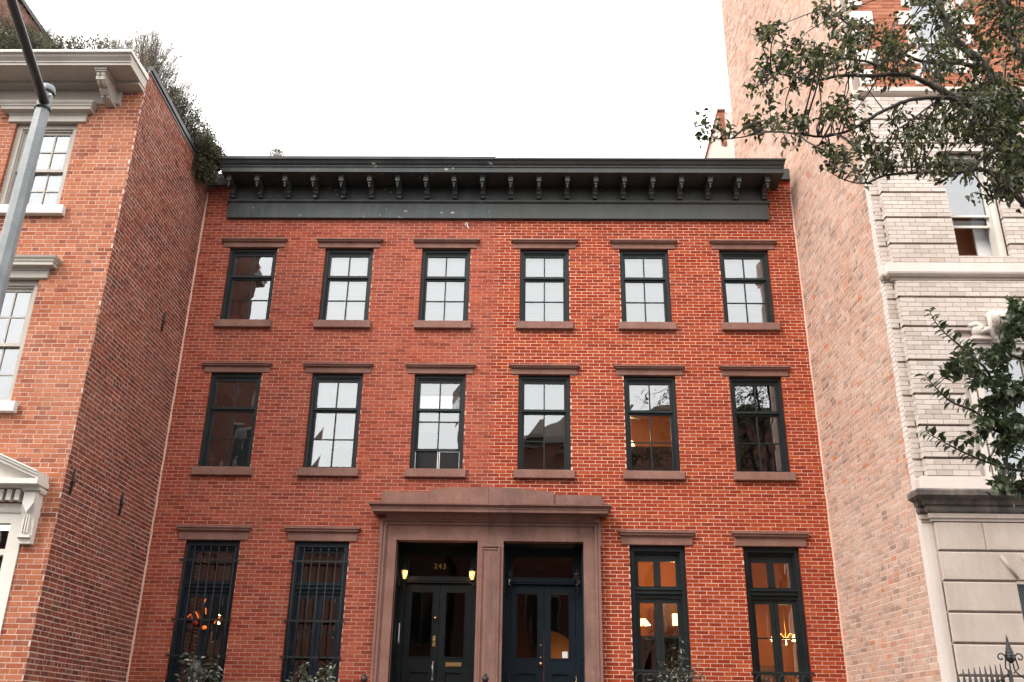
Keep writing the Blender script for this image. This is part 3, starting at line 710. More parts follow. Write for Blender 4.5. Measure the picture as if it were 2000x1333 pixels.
# cornice
c = MB()
c.mitred([(0, 10.975), (.03, 10.975), (.05, 10.99), (.05, 11.02), (.028, 11.03), (.028, 11.32), (0, 11.32)], AXL, -6.74, AY, 0, 0)
cr = c.build('cornice', M['cream'], A)
c = MB()
c.mitred([(0, 11.24), (.20, 11.245), (.20, 11.30), (.60, 11.30), (.60, 11.335), (.615, 11.345), (.615, 11.365), (.60, 11.375), (.62, 11.395), (.655, 11.425), (.67, 11.455), (.69, 11.462), (.695, 11.472)], AXL, XL-.02, AY, 0, .03)
c.build('crown_moulding', M['cream'], cr)
c = MB(); c.mitred([(0, 11.60), (.70, 11.515), (.71, 11.515), (.71, 11.474), (.60, 11.474), (0, 11.474)], AXL, XL+.0, AY, 0, .03); c.build('gutter_edge', M['whitep'], cr)
for bx in (-6.885, -9.35):
    b = MB(); w2 = .072
    pr = [(0, 11.30), (-.52, 11.30), (-.52, 11.235), (-.48, 11.20), (-.50, 11.165), (-.495, 11.11), (-.40, 11.06), (-.34, 11.075), (-.33, 11.03), (-.27, 10.985), (-.21, 10.995), (-.19, 10.94), (-.05, 10.93), (0, 10.93)]
    b.prismx([(AY+y, z) for y, z in pr], bx-w2, bx+w2)
    b.box(bx-w2-.015, bx+w2+.015, AY-.535, AY-.03, 11.235, 11.262); b.box(bx-w2-.028, bx+w2+.028, AY-.555, AY-.03, 11.262, 11.297)
    for s in (-.038, .038):
        b.tube([(bx+s-.025, AY-.49, 11.20), (bx+s+.025, AY-.49, 11.20)], .036, 8); b.tube([(bx+s, AY-.505, 11.17), (bx+s, AY-.44, 11.075), (bx+s, AY-.36, 11.06)], .02, 6); b.tube([(bx+s-.022, AY-.22, 10.975), (bx+s+.022, AY-.22, 10.975)], .03, 8)
    b.build('bracket', M['cream'], cr)
# windows
def cream_window(x0, x1, z0, z1, lint, curtain):
    cx = (x0+x1)/2; mb = MB(); y = AY+.06
    mb.box(x0, x0+.09, y, y+.15, z0, z1); mb.box(x1-.09, x1, y, y+.15, z0, z1); mb.box(x0+.09, x1-.09, y, y+.15, z1-.09, z1); mb.box(x0+.09, x0+.11, y+.03, y+.15, z0, z1-.09); mb.box(x1-.11, x1-.09, y+.03, y+.15, z0, z1-.09); mb.box(x0+.11, x1-.11, y+.03, y+.15, z1-.12, z1-.09)
    win = mb.build('window', M['cream'], A)
    zm = (z0+z1-.1)/2
    for yf, za, zb in ((y+.06, zm-.015, z1-.12), (y+.10, z0+.01, zm+.03)):
        s = MB(); a, b = x0+.11, x1-.11; t = .03
        s.box(a, a+.045, yf, yf+t, za, zb); s.box(b-.045, b, yf, yf+t, za, zb); s.box(a+.045, b-.045, yf, yf+t, zb-.045, zb); s.box(a+.045, b-.045, yf, yf+t, za, za+.05)
        ga, gb, gz0, gz1 = a+.045, b-.045, za+.05, zb-.045
        zc = (gz0+gz1)/2; xs = [ga+(gb-ga)*k/3 for k in range(4)]
        for k in (1, 2): s.box(xs[k]-.01, xs[k]+.01, yf+.004, yf+t, gz0, gz1)
        for k in range(3): s.box(xs[k]+(.01 if k else 0), xs[k+1]-(.01 if k < 2 else 0), yf+.005, yf+t, zc-.01, zc+.01)
        s.build('sash', M['cream'], win)
        for k in range(3):
            for q0, q1 in ((gz0, zc-.01), (zc+.01, gz1)): _pane(win, xs[k]+(.01 if k else 0), xs[k+1]-(.01 if k < 2 else 0), yf+.02, q0, q1, M['glass'])
    l = MB(); l.bbox(cx-.63, cx+.63, AY-.04, AY+.04, z1-.01, z1+.115, .006)
    l.mitred([(0, z1+.115), (.05, z1+.115), (.06, z1+.145), (.09, z1+.15), (.15, z1+.155), (.15, z1+.21), (.165, z1+.215), (.165, z1+.235), (.19, z1+.265), (.20, z1+.295), (0, z1+.32)], cx-.58, cx+.58, AY)
    l.build('lintel', M['cream'], win)
    MB().bbox(cx-.63, cx+.63, AY-.10, AY+.09, z0-.15, z0+.003, .008).build('sill', M['whitep'], win)
    rb = MB(); a, b, y0, y1, c0, c1 = x0-.2, x1+.2, AY+.22, AY+2.0, z0-.5, z1+.2
    rb.quad((a,y1,c0),(b,y1,c0),(b,y1,c1),(a,y1,c1)); rb.quad((a,y0,c0),(a,y1,c0),(a,y1,c1),(a,y0,c1)); rb.quad((b,y0,c0),(b,y1,c0),(b,y1,c1),(b,y0,c1)); rb.quad((a,y0,c0),(b,y0,c0),(b,y1,c0),(a,y1,c0)); rb.quad((a,y0,c1),(b,y0,c1),(b,y1,c1),(a,y1,c1))
    for q in ((a, x0, c0, c1), (x1, b, c0, c1), (x0, x1, c0, z0), (x0, x1, z1, c1)): rb.quad((q[0], y0, q[2]), (q[1], y0, q[2]), (q[1], y0, q[3]), (q[0], y0, q[3]))
    rb.build('room', M['roomd'], win)
    cu = MB(); n = 46; zt = z1-.12-(0 if curtain == 'full' else (z1-z0)*.22)
    vs = []
    for i in range(n+1):
        x = x0+.08+(x1-x0-.16)*i/n; yy = y+.21+.018*math.sin(i*1.35)+.008*math.sin(i*.4)
        vs += [(x, yy, z0), (x, yy, zt)]
    cu.add(vs, [(2*i, 2*i+2, 2*i+3, 2*i+1) for i in range(n)], True); cu.build('curtain', M['curtain'], win)
for q in AW: cream_window(*q, None, 'full')
for q in ((-10.4, -9.4, 9.05, 10.64), (-10.4, -9.4, 5.86, 7.83)): cream_window(*q, None, 'full')
# pedimented doorway, only its right end is in the picture
DC = -8.25
mb = MB()
hw = DC+1.56+.0                       # right end of the cornice run
mb.mitred([(0, 4.30), (.04, 4.30), (.05, 4.33), (.05, 4.42), (0, 4.42)], 2*DC-(-6.80), -6.80, AY, 0, 0)
hd = mb.build('door_hood', M['whitep'], A)
mb = MB(); mb.mitred([(0, 4.60), (.20, 4.60), (.215, 4.625), (.33, 4.63), (.33, 4.70), (0, 4.70)], DC*2+6.66, -6.66, AY, 0, .25); mb.build('hood_cornice', M['whitep'], hd)
# raking cornices
x1 = -6.60; sl = (5.092-4.74)/(7.158-6.302); xa = DC; za = 4.74+(x1-xa)*sl
def raked(z_lo, z_hi, yp):
    m2 = MB(); m2.prism([(2*DC-x1, 4.70+z_lo), (2*DC-x1, 4.70+z_hi), (DC, 4.70+z_hi+(x1-DC)*sl), (x1, 4.70+z_hi), (x1, 4.70+z_lo), (DC, 4.70+z_lo+(x1-DC)*sl)], AY-yp, AY); return m2
for lo, hi2, yp, mt in ((.004, .05, .30, 'whitep'), (.05, .085, .335, 'whitep'), (.085, .105, .36, 'whitep')): raked(lo, hi2, yp).build('raking_moulding', M[mt], hd)
MB().prism([(2*DC-x1, 4.702), (DC, 4.702+(x1-DC)*sl), (x1, 4.702)], AY-.14, AY+.02).build('tympanum', M['whitep'], hd)
for i in range(14):
    dx = -6.86-.115*i; MB().box(dx-.065, dx, AY-.18, AY-.04, 4.44, 4.585).build('dentil', M['whitep'], hd)
for s in (0, 1):
    xa, xb = ((-6.80, -6.625) if s == 0 else (2*DC+6.625, 2*DC+6.80)); k = MB()
    k.mitred([(0, 4.545), (.15, 4.545), (.17, 4.565), (.20, 4.575), (.20, 4.60), (0, 4.60)], xa-.0, xb, AY, .2, .2)
    k.prismx([(AY, 4.545), (AY-.17, 4.545), (AY-.17, 4.36), (AY-.12, 4.20), (AY-.10, 4.05), (AY-.095, 3.99), (AY-.14, 3.985), (AY-.14, 3.955), (AY-.09, 3.945), (AY-.09, 3.88), (AY, 3.88)], xa, xb)
    k.prism([(xa+.012, 4.54), (xb-.012, 4.54), (xb-.012, 4.40), ((xa+xb)/2, 4.27), (xa+.012, 4.40)], AY-.20, AY-.15)
    for g in (.04, .075, .11): k.box(xa+g, xa+g+.014, AY-.135, AY-.09, 4.02, 4.25)
    k.build('console', M['whitep'], hd)
j = MB()
for xa, xb in ((-6.98, -6.80), (2*DC+6.80, 2*DC+6.98)): j.box(xa, xb, AY-.02, AY+.12, 1.6, 4.30)
j.box(2*DC+6.98, -6.98, AY-.02, AY+.12, 4.16, 4.30); j.box(2*DC+6.98, -6.98, AY+.05, AY+.2, 3.75, 3.83); j.build('door_jamb', M['whitep'], hd)
_pane(hd, 2*DC+6.98, -6.98, AY+.12, 3.83, 4.16, M['glassd']); MB().box(2*DC+6.98, -6.98, AY+.2, AY+.26, 1.6, 3.75).build('door', M['doorL'], hd)
MB().box(2*DC+6.5, -6.5, AY+1.2, AY+1.3, 1.6, 4.3).build('hall', M['roomd'], hd)

# ------------------------------------------------------------------ taller neighbour behind the planted roof
NB = thing('brick_house', 'tall brown brick house wall rising behind the planted roof', 'house', (-13.5, 3, 0))
XN = -10.52; ZN = 15.25
FN = Frame((XN, 0, 0), (0, 1, 0), (1, 0, 0))
mb = MB(); mortar(mb, FN, AY, 12, 11.0, ZN, []); mb.quad((XN-6, AY, .14), (XN, AY, .14), (XN, AY, ZN), (XN-6, AY, ZN)); mb.quad((XN-6, AY, ZN), (XN, AY, ZN), (XN, 12, ZN), (XN-6, 12, ZN))
wn = mb.build('wall', M['mortarbg'], NB)
bb = lay(FN, AY, 5.0, 11.4, ZN, .072, .21, .013, 'old', [], random.Random(5), .006, .003, wob=.002)
brick_objects([(bb, M['brickbg'], wn)], 120)
MB().box(XN-.35, XN+.06, AY-.03, 12, ZN+.002, ZN+.10).build('coping', M['coping'], NB)

# ------------------------------------------------------------------ cream brick apartment building on the right
B = thing('apartment_building', 'tall cream brick and limestone building with a washed brick side wall', 'building', (8, -3, 0))
GY = -3.2; CXR = 5.10
sk = Vector((CXR-XR, GY, 0))                       # side wall runs slightly askew
FR_ = Frame((XR, 0, 0), (-(CXR-XR), -GY, 0), (-(-GY), -(CXR-XR), 0))      # u to the rear, outward to the left
LW = sk.length
UB = 3.26; BTOP = 21.5
mb = MB(); mortar(mb, FR_, -LW, UB, .14, BTOP, [])
e = FR_.P(UB, 0, 0); mb.quad((e.x, e.y, .14), (e.x+6, e.y, .14), (e.x+6, e.y, BTOP), (e.x, e.y, BTOP))
sw = mb.build('side_wall', M['mortarW'], B)
rng = random.Random(33)
vis = lambda u, z: u < .1 or z > 11.2+u*.35
b3 = lay(FR_, -LW+.10, UB, 1.6, 20.6, .0735, .215, .0155, 'old', [], rng, .0035, .002, keep=vis, wob=.004)
# front
FB = Frame((0, GY, 0), (1, 0, 0), (0, -1, 0)); FBm = Frame((0, GY-.09, 0), (1, 0, 0), (0, -1, 0))
XE = 9.6; XP = 5.225
GR = [5.155, 5.612, 6.062, 6.563, 7.074, 7.535, 7.90, 8.40, 8.843, 9.278, 9.72, 10.16, 10.60, 11.04]
WIN = [(6.19, 6.95, 8.185, 10.0), (6.22, 7.0, 4.90, 6.75), (6.20, 6.98, 11.55, 13.2), (8.1, 8.9, 8.185, 10.0), (8.1, 8.9, 4.90, 6.75), (8.1, 8.9, 11.55, 13.2)]
AWN = (6.15, 7.05, 1.6, 3.55)
holes = WIN+[(h[0]-.30, h[1]+.30, h[2], h[3]+.25) for h in (WIN[1], WIN[4])]+[AWN]
mb = MB()
mortar(mb, FB, CXR, XP, .14, BTOP, []); mortar(mb, FBm, XP, XE, .14, BTOP, holes)
mb.quad(FBm.P(XP, 0, .14), FBm.P(XP, -.09, .14), FBm.P(XP, -.09, BTOP), FBm.P(XP, 0, BTOP))
fw_ = mb.build('wall', M['mortarC'], B)
b4 = []; lv = sorted([4.90]+[g for g in GR if g != 7.90]+[7.775, 8.08, 11.08])
GRM = MB()
for a, bz in zip(lv, lv[1:]):
    n = max(1, round((bz-a-.02)/.0735)); ch = (bz-a-.03)/n
    top = bz-.03
    if 7.77 < (a+bz)/2 < 8.08: continue
    if bz in (7.775, 11.08): top = bz
    b4 += lay(FBm, XP+.002, XE, a, top, ch, .213, .006, 'run', holes, rng, .075, .001, .075, zorg=a)
    b4 += lay(FB, CXR+.002, XP-.002, a, top, ch, .19, .006, 'run', [], rng, .07, .001, .07, zorg=a)
    fre = Frame((XP, GY-.09, 0), (0, 1, 0), (-1, 0, 0)); b4 += lay(fre, -.074, .03, a, top, ch, .3, .006, 'run', [], rng, .004, .001, .03, zorg=a)
b4 += lay(FBm, XP+.002, XE, 11.25, 14.2, .0735, .213, .010, 'run', holes, rng, .006, .002, zorg=11.25)
nC = len(b4)
upper = [q for q in b4 if q[2] >= 0 and q[3] >= 11.25]; b4 = [q for q in b4 if q[3] < 11.25]
brick_objects([(b3, M['brickW'], sw), (b4, M['brickC'], fw_), (upper, M['brickU'], fw_)])
# pale quoins turning the corner between side wall and front
rq = random.Random(3); z = 4.75
q = MB()
while z < 11.1:
    hq = .0735; d = FR_.P(-LW, 0, 0); wq = .085+rq.uniform(-.012, .012)
    a0 = FR_.P(-LW-.03, .012, z); a1 = FR_.P(-LW+wq, .012, z)
    q.add([a0, a1, a1+Vector((.05, .0, 0)), a0+Vector((.14, 0, 0)), a0+Vector((0, 0, hq-.008)), a1+Vector((0, 0, hq-.008)), a1+Vector((.05, 0, hq-.008)), a0+Vector((.14, 0, hq-.008))],
          [(0,3,2,1),(4,5,6,7),(0,1,5,4),(1,2,6,5),(2,3,7,6),(3,0,4,7)]); z += hq
q.build('quoin_edge', M['limeclean'], B)
q = MB(); a0 = FR_.P(-LW-.03, .014, 1.6); a1 = FR_.P(-LW+.075, .014, 1.6); hh = 3.12
q.add([a0, a1, a1+Vector((.05, 0, 0)), a0+Vector((.14, 0, 0)), *[p+Vector((0, 0, hh)) for p in (a0, a1, a1+Vector((.05, 0, 0)), a0+Vector((.14, 0, 0)))]], [(0,3,2,1),(4,5,6,7),(0,1,5,4),(1,2,6,5),(2,3,7,6),(3,0,4,7)])
q.build('corner_strip', M['limeclean'], B)
# white quoin blocks against the red upper storey
k = 0; z = 11.3
while z < 14.0:
    wq = .34 if k % 2 else .20
    MB().bbox(XP-.02, XP+wq, GY-.125, GY-.05, z, z+.29, .01).build('quoin', M['limeclean'], B)
    MB().bbox(6.20-.05-(.18 if k % 2 else .08), 6.20-.002, GY-.125, GY-.05, z, z+.29, .01).build('quoin', M['limeclean'], B)
    MB().bbox(6.98+.002, 6.98+.05+(.18 if k % 2 else .08), GY-.125, GY-.05, z, z+.29, .01).build('quoin', M['limeclean'], B)
    z += .40; k += 1
def band(prof, name, mat, x0=CXR+.12):
    s = MB(); s.mitred(prof, XP, XE, GY-.09, 1, 0); s.mitred(prof, CXR+.02, XP-.001, GY, .6, 0); return s.build(name, M[mat], B)
band([(0, 7.78), (.03, 7.785), (.055, 7.80), (.06, 7.825), (.09, 7.84), (.115, 7.875), (.12, 7.905), (.0, 7.906)], 'string_course', 'limestone')
band([(0, 7.907), (.10, 7.907), (.10, 8.06), (0, 8.075)], 'sill_band', 'limeclean')
band([(0, 11.08), (.05, 11.09), (.09, 11.12), (.10, 11.19), (0, 11.21)], 'upper_band', 'limeclean')
band([(0, 4.70), (.10, 4.70), (.10, 4.885), (0, 4.90)], 'sill_band', 'limeclean')
band([(0, 4.50), (.11, 4.505), (.12, 4.53), (.13, 4.56), (.24, 4.60), (.25, 4.66), (.235, 4.685), (.0, 4.699)], 'storey_cornice', 'soot')
band([(0, 4.40), (.06, 4.40), (.085, 4.42), (.10, 4.45), (.10, 4.47), (.08, 4.475), (.095, 4.498), (0, 4.499)], 'bed_moulding', 'soot')
band([(0, 4.30), (.04, 4.30), (.045, 4.335), (.062, 4.34), (.062, 4.398), (0, 4.399)], 'architrave', 'limestone')
# rusticated limestone blocks
zs = [1.25, 1.63, 2.02, 2.402, 2.782, 3.158, 3.541, 3.919, 4.30]
for i, (a, b) in enumerate(zip(zs, zs[1:])):
    xs = [XP, 5.84 if i % 2 else 6.6, 7.35, 8.2, XE] if b > 3.6 else [XP, 6.14]
    if b <= 3.6: xs2 = [(XP, 6.14), (7.06, 8.3), (8.304, XE)]
    else: xs2 = [(u+.002, v-.002) for u, v in zip(xs, xs[1:])]
    for u, v in xs2: MB().bbox(u, v, GY-.125, GY-.06, a+.012, b-.012, .012).build('stone_block', M['limestone'], B)
    MB().bbox(CXR+.07, XP-.012, GY-.03, GY+.02, a+.012, b-.012, .010).build('stone_block', M['limestone'], B)
# fluted voussoir ribs over the ground window
for dx in (0, .28):
    v = MB(); v.tube([(6.02+dx-.02, GY-.125, 3.86), (6.16+dx, GY-.13, 3.58)], [.03, .022], 6); v.build('voussoir_rib', M['limestone'], B)
M['roomt'] = plain_mat('terracotta_plaster', (.80,.42,.26), None, 1, .9, .1, 0)
def b_window(q, kind):
    x0, x1, z0, z1 = q; cx = (x0+x1)/2; mb = MB(); y = GY-.05
    mt = M['whitep']
    wd = .045
    mb.box(x0, x0+wd, y, y+.2, z0, z1); mb.box(x1-wd*2.2, x1, y, y+.2, z0, z1); mb.box(x0+wd, x1-wd*2.2, y, y+.2, z1-.07, z1); mb.box(x0+wd, x1-wd*2.2, y+.03, y+.2, z0, z0+.03)
    win = mb.build('window', mt, B)
    zm = z0+(z1-z0)*.42; a, b = x0+wd, x1-wd*2.2
    for yf, za, zb in ((y+.08, zm, z1-.07), ((y+.12, zm-.16, zm+.50) if kind == 'warm' else (y+.12, z0+.03, zm+.03))):
        s = MB(); s.box(a, a+.03, yf, yf+.03, za, zb); s.box(b-.03, b, yf, yf+.03, za, zb); s.box(a+.03, b-.03, yf, yf+.03, zb-.035, zb); s.box(a+.03, b-.03, yf, yf+.03, za, za+.035); s.build('sash', mt, win)
        _pane(win, a+.03, b-.03, yf+.015, za+.035, zb-.035, M['glassd' if kind == 'warm' and za < zm-.1 else 'glass'])
    rb = MB(); A0, B0, y0, y1, c0, c1 = x0-.3, x1+.4, y+.21, y+(.75 if kind == 'warm' else 2.6), z0-.6, z1+.3
    rb.quad((A0,y1,c0),(B0,y1,c0),(B0,y1,c1),(A0,y1,c1)); rb.quad((A0,y0,c0),(A0,y1,c0),(A0,y1,c1),(A0,y0,c1)); rb.quad((B0,y0,c0),(B0,y1,c0),(B0,y1,c1),(B0,y0,c1)); rb.quad((A0,y0,c0),(B0,y0,c0),(B0,y1,c0),(A0,y1,c0)); rb.quad((A0,y0,c1),(B0,y0,c1),(B0,y1,c1),(A0,y1,c1))
    for g in ((A0, x0, c0, c1), (x1, B0, c0, c1), (x0, x1, c0, z0), (x0, x1, z1, c1)): rb.quad((g[0], y0, g[2]), (g[1], y0, g[2]), (g[1], y0, g[3]), (g[0], y0, g[3]))
    rb.build('room', M['roomt' if kind == 'warm' else 'roomd'], win)
    if kind == 'warm': MB().box(x0+.5, x1+.1, y+.30, y+.34, z0-.1, z1).build('curtain', M['curtain'], win)
    if kind == 'shade': MB().box(x0+.03, x1-.05, y+.22, y+.225, z0+(z1-z0)*.1, z1).build('roller_shade', M['shade'], win)
    return win
for i, q in enumerate(WIN): b_window(q, ['warm', 'dim', 'shade', 'dim', 'dim', 'shade'][i])
# moulded surround, scroll keystone and carved mask of the lower window
for q in (WIN[1], WIN[4]):
    x0, x1, z0, z1 = q; s = MB()
    for k, (wd, pr) in enumerate(((.30, .10), (.22, .13), (.10, .11))):
        s.box(x0-wd, x0-wd+.085, GY-.09-pr+.09, GY, z0, z1+wd*.6); s.box(x1+wd-.085, x1+wd, GY-.09-pr+.09, GY, z0, z1+wd*.6); s.box(x0-wd+.085, x1+wd-.085, GY-pr, GY, z1+wd*.6-.06, z1+wd*.6)
    s.build('window_surround', M['limeclean'], B)
    MB().box(x0-.298, x1+.298, GY-.098, GY-.02, z1+.001, z1+.249).build('window_head', M['limeclean'], B)
cx = 6.53; k = MB()
for i, dx in enumerate((-.10, 0, .10)): k.tube([(cx+dx, GY-.22, 7.02), (cx+dx, GY-.33, 7.05), (cx+dx, GY-.36, 7.12), (cx+dx, GY-.30, 7.20), (cx+dx, GY-.12, 7.22)], [.045, .06, .062, .055, .045], 8)
k.tube([(cx-.165, GY-.34, 7.17), (cx-.13, GY-.25, 6.95), (cx-.09, GY-.14, 6.80)], [.045, .03, .018], 8)
k.box(cx-.13, cx+.16, GY-.24, GY-.05, 6.985, 7.02); k.build('scroll_keystone', M['limeclean'], B)
k = MB(); k.ball((6.28, GY-.14, 7.0), .12, 10, .85); k.tube([(6.14, GY-.12, 7.08), (6.22, GY-.22, 7.07), (6.30, GY-.22, 7.03), (6.27, GY-.23, 6.98)], .035, 8); k.tube([(6.24, GY-.2, 6.95), (6.34, GY-.25, 6.98), (6.45, GY-.2, 6.92)], [.03, .045, .02], 8); k.box(6.14, 6.50, GY-.20, GY-.06, 6.86, 6.905); k.build('carved_mask', M['limeclean'], B)
MB().box(6.16, 7.04, GY+.02, GY+.06, 1.6, 3.53).build('ground_window', M['steeld'], B)

# ------------------------------------------------------------------ far roof structures seen above the cornice
CH = thing('chimney_stack', 'pale painted chimney stack with orange brick edge behind the charcoal cornice', 'chimney', (5.2, 6.2, 11.4))
p0 = at(1403, 216, 6.0); p1 = at(1380, 306, 6.0)
m1 = MB(); m1.add([(4.62, 6.0, 11.45), (5.9, 6.0, 11.45), (5.9, 6.0, 17.72), (5.08, 6.0, 17.72), (4.62, 6.0, 16.1), (4.62, 7.2, 11.45), (5.9, 7.2, 11.45), (5.9, 7.2, 17.72), (5.08, 7.2, 17.72), (4.62, 7.2, 16.1)],
                  [(0,1,2,3,4), (9,8,7,6,5), (3,2,7,8), (4,3,8,9), (0,4,9,5), (1,6,7,2)])
st = m1.build('stack', M['limeclean'], CH)
e = MB(); e.tube([(4.60, 5.98, 16.08), (5.07, 5.98, 17.74)], .028, 6); e.build('brick_edging', M['brickU'], CH)
fe = Frame((0, 6.0, 0), (1, 0, 0), (0, -1, 0)); m2 = MB(); mortar(m2, Frame((0, 5.985, 0), (1, 0, 0), (0, -1, 0)), 5.10, 5.25, 16.6, 17.72, []); pier = m2.build('pier', M['mortarC'], CH)
brick_objects([(lay(Frame((0, 5.985, 0), (1, 0, 0), (0, -1, 0)), 5.10, 5.25, 16.6, 17.72, .085, .15, .014, 'flem', [], random.Random(2), .01, .002), M['brickU'], pier)], 30)
MB().box(5.06, 5.28, 5.93, 6.1, 17.722, 17.78).build('cap', M['brownstone'], CH)

M['galv'] = plain_mat('bright_galvanised', (.45,.43,.41), None, 1, .4, .3, 0, metallic=.2)
V = thing('roof_vent', 'small silver turbine vent on the roof above the peeling cornice', 'vent', (-5.62, 1.5, 11.4))
v = MB(); v.lathe(-5.62, 1.5, [(.10, 11.4), (.10, 13.08), (.12, 13.09)], 12); v.build('pipe', M['steel'], V)
v = MB()
for i in range(14):
    a = 2*math.pi*i/14
    pts = []
    for j in range(7):
        t = j/6; an = a+.55*(t-.5); rr = .085+.075*math.sin(math.pi*t); pts.append((-5.62+rr*math.cos(an), 1.5+rr*math.sin(an), 13.09+.235*t))
    v.tube(pts, .012, 5)
v.ball((-5.62, 1.5, 13.20), .085, 10); v.lathe(-5.62, 1.5, [(.09, 13.315), (.06, 13.34), (.01, 13.345), (.01, 13.38)], 10)
v.build('turbine', M['galv'], V)

# ------------------------------------------------------------------ street across the way (seen only as reflections)
def opposite(x0, x1, h, label, mat, gable=False):
    t = thing('opposite_house', label, 'house', ((x0+x1)/2, -19.5, 0)); Y = -19.0; mb = MB()
    mb.box(x0, x1, Y-8, Y, .0, h)
    wl = mb.build('wall', mat, t)
    m2 = MB(); m2.mitred([(0, h-.35), (.1, h-.35), (.15, h-.2), (.5, h-.15), (.55, h), (0, h+.05)], -x1, -x0, 0, 0, 0)
    m2.v = [(-a, -b+Y, c) for a, b, c in m2.v]; m2.build('cornice', M['oppst'], t)
    if gable: MB().prism([(x0+.3, h+.05), (x1-.2, h+.05), (x1-.5, h+1.2), (x1-1.0, h+1.6), (x0+3.0, h+.6)], Y-4, Y-.2).build('roof', M['oppst'], t); MB().box(x0-.1, x0+.45, Y-1.4, Y-.7, h-1, h+2.6).build('chimney', M['oppst'], t)
    nx = max(2, int((x1-x0)/1.9))
    for i in range(nx):
        for k in range(int((h-1.5)/3.1)):
            xx = x0+(i+.5)*(x1-x0)/nx; zz = 1.6+k*3.1
            w = MB(); w.box(xx-.5, xx+.5, Y, Y+.04, zz, zz+1.8); wo_ = w.build('window', M['oppst'], t)
            for s in (-1, 1): MB().box(xx+(-.44 if s < 0 else .02), xx+(-.02 if s < 0 else .44), Y+.041, Y+.05, zz+.08, zz+1.72).build('pane', M['frame'], wo_)
opposite(-2.9, 3.6, 12.2, 'brick house across the street mirrored in the lower sashes', M['opp'], True)
opposite(3.9, 12, 13.4, 'taller brick house across the street at the right', M['opp'])
opposite(-10.2, -3.2, 8.6, 'low brick house across the street between its taller neighbours', M['opp'])
opposite(-16.4, -10.4, 16.0, 'long brick house across the street at the left', M['opp'])
# ------------------------------------------------------------------ street lamp
zc = 8.6
top = CAM+ray(94, 172)*zc
SL = thing('street_lamp', 'grey steel lamp post with dark arm in front of the salmon townhouse', 'street lamp', (top.x, top.y, .14))
mb = MB(); mb.tube([(top.x, top.y, .14), (top.x, top.y, top.z-.01)], [.115, .060], 8, True); 
for i in range(len(mb.sm)): mb.sm[i] = False
post = mb.build('post', M['steel'], SL)
mb = MB(); mb.lathe(top.x, top.y, [(.064, top.z-.045), (.066, top.z-.01), (.058, top.z+.012), (.03, top.z+.028), (.001, top.z+.03)], 12); mb.build('cap', M['steel'], SL)
base = CAM+ray(88, 205)*(zc-.06)
tip = CAM+ray(12, -30)*(zc-1.35)
d = (tip-base)
mb = MB(); mb.tube([base-d*.02, base+d*.5, base+d*1.0, base+d*1.5+Vector((0, -.25, -.05)), base+d*2.0+Vector((0, -.8, -.2))], [.046, .042, .040, .036, .034], 12); arm = mb.build('arm', M['steeld'], SL)
for dz in (-.055, -.235):
    mb = MB(); r_ = .071 if dz > -.1 else .073
    mb.lathe(top.x, top.y, [(r_-.004, top.z+dz-.014), (r_, top.z+dz-.012), (r_, top.z+dz+.012), (r_-.004, top.z+dz+.014)], 12); mb.build('clamp', M['steeld'], SL)
for px, py in ((98, 186), (85, 199)):
    p = CAM+ray(px, py)*(zc-.085); mb = MB(); mb.ball(tuple(p), .013, 8); mb.build('bolt', M['white'], SL)
p = CAM+ray(67, 271)*(zc-.08); MB().ball(tuple(p), .014, 8).build('plug', M['iron'], SL)
e = base+d*2.0+Vector((0, -.8, -.2)); mb = MB(); mb.lathe(e.x, e.y-.2, [(.01, e.z+.12), (.12, e.z+.09), (.17, e.z), (.12, e.z-.05), (.01, e.z-.07)], 12); mb.build('lamp_head', M['steel'], SL)

# ------------------------------------------------------------------ foliage
def leaf_mesh(name, mat, l, w):
    # a small folded leaf, 4 facets, tip along +Y
    vs = [(0, 0, 0), (-w*.5, l*.38, .10*l), (0, l*.42, -.02*l), (w*.5, l*.38, .10*l), (-w*.26, l*.76, .02*l), (0, l*.8, -.10*l), (w*.26, l*.76, .02*l), (0, l, -.22*l)]
    fs = [(0, 2, 1), (0, 3, 2), (1, 2, 5, 4), (2, 3, 6, 5), (4, 5, 7), (5, 6, 7)]
    me = bpy.data.meshes.new(name); me.from_pydata(vs, [], fs); me.materials.append(mat)
    me.polygons.foreach_set('use_smooth', [True]*len(fs)); return me, vs, fs
def leaf_matrix(p, dirv, roll, s):
    y = dirv.normalized(); x = y.cross(Vector((0, 0, 1)))
    if x.length < .05: x = Vector((1, 0, 0))
    x.normalize(); zz = x.cross(y)
    q = Matrix.Rotation(roll, 3, y); x = q @ x; zz = q @ zz
    m = Matrix.Identity(4)
    for i in range(3): m[i][0] = x[i]*s; m[i][1] = y[i]*s; m[i][2] = zz[i]*s; m[i][3] = p[i]
    return m
def put_leaves(par, mats, mesh, limit=300, name='leaf', mass='foliage'):
    me, vs, fs = mesh; sc_ = []
    for i, mt in enumerate(mats):
        x, y, z = project(mt.translation)
        if 0 < x < 2000 and 0 < y < 1333: sc_.append((mt.to_scale()[0]/z, i))
    sc_.sort(reverse=True); single = {i for _, i in sc_[:limit]}
    mb = MB()
    for i, mt in enumerate(mats):
        if i in single:
            o = bpy.data.objects.new(name, me); COL.objects.link(o); o.matrix_basis = mt; setparent(o, par)
        else: mb.add([mt @ Vector(v) for v in vs], fs, True)
    if mb.v: o = mb.build(mass, me.materials[0], par); o['kind'] = 'stuff'
def bez(pts, n=8):
    """smooth polyline through points (Catmull-Rom)"""
    P = [pts[0]]+list(pts)+[pts[-1]]; out = []
    for i in range(1, len(P)-2):
        for k in range(n):
            t = k/n; a, b, c, d = P[i-1], P[i], P[i+1], P[i+2]
            out.append(.5*((2*b)+(-a+c)*t+(2*a-5*b+4*c-d)*t*t+(-a+3*b-3*c+d)*t**3))
    out.append(P[-2]); return out

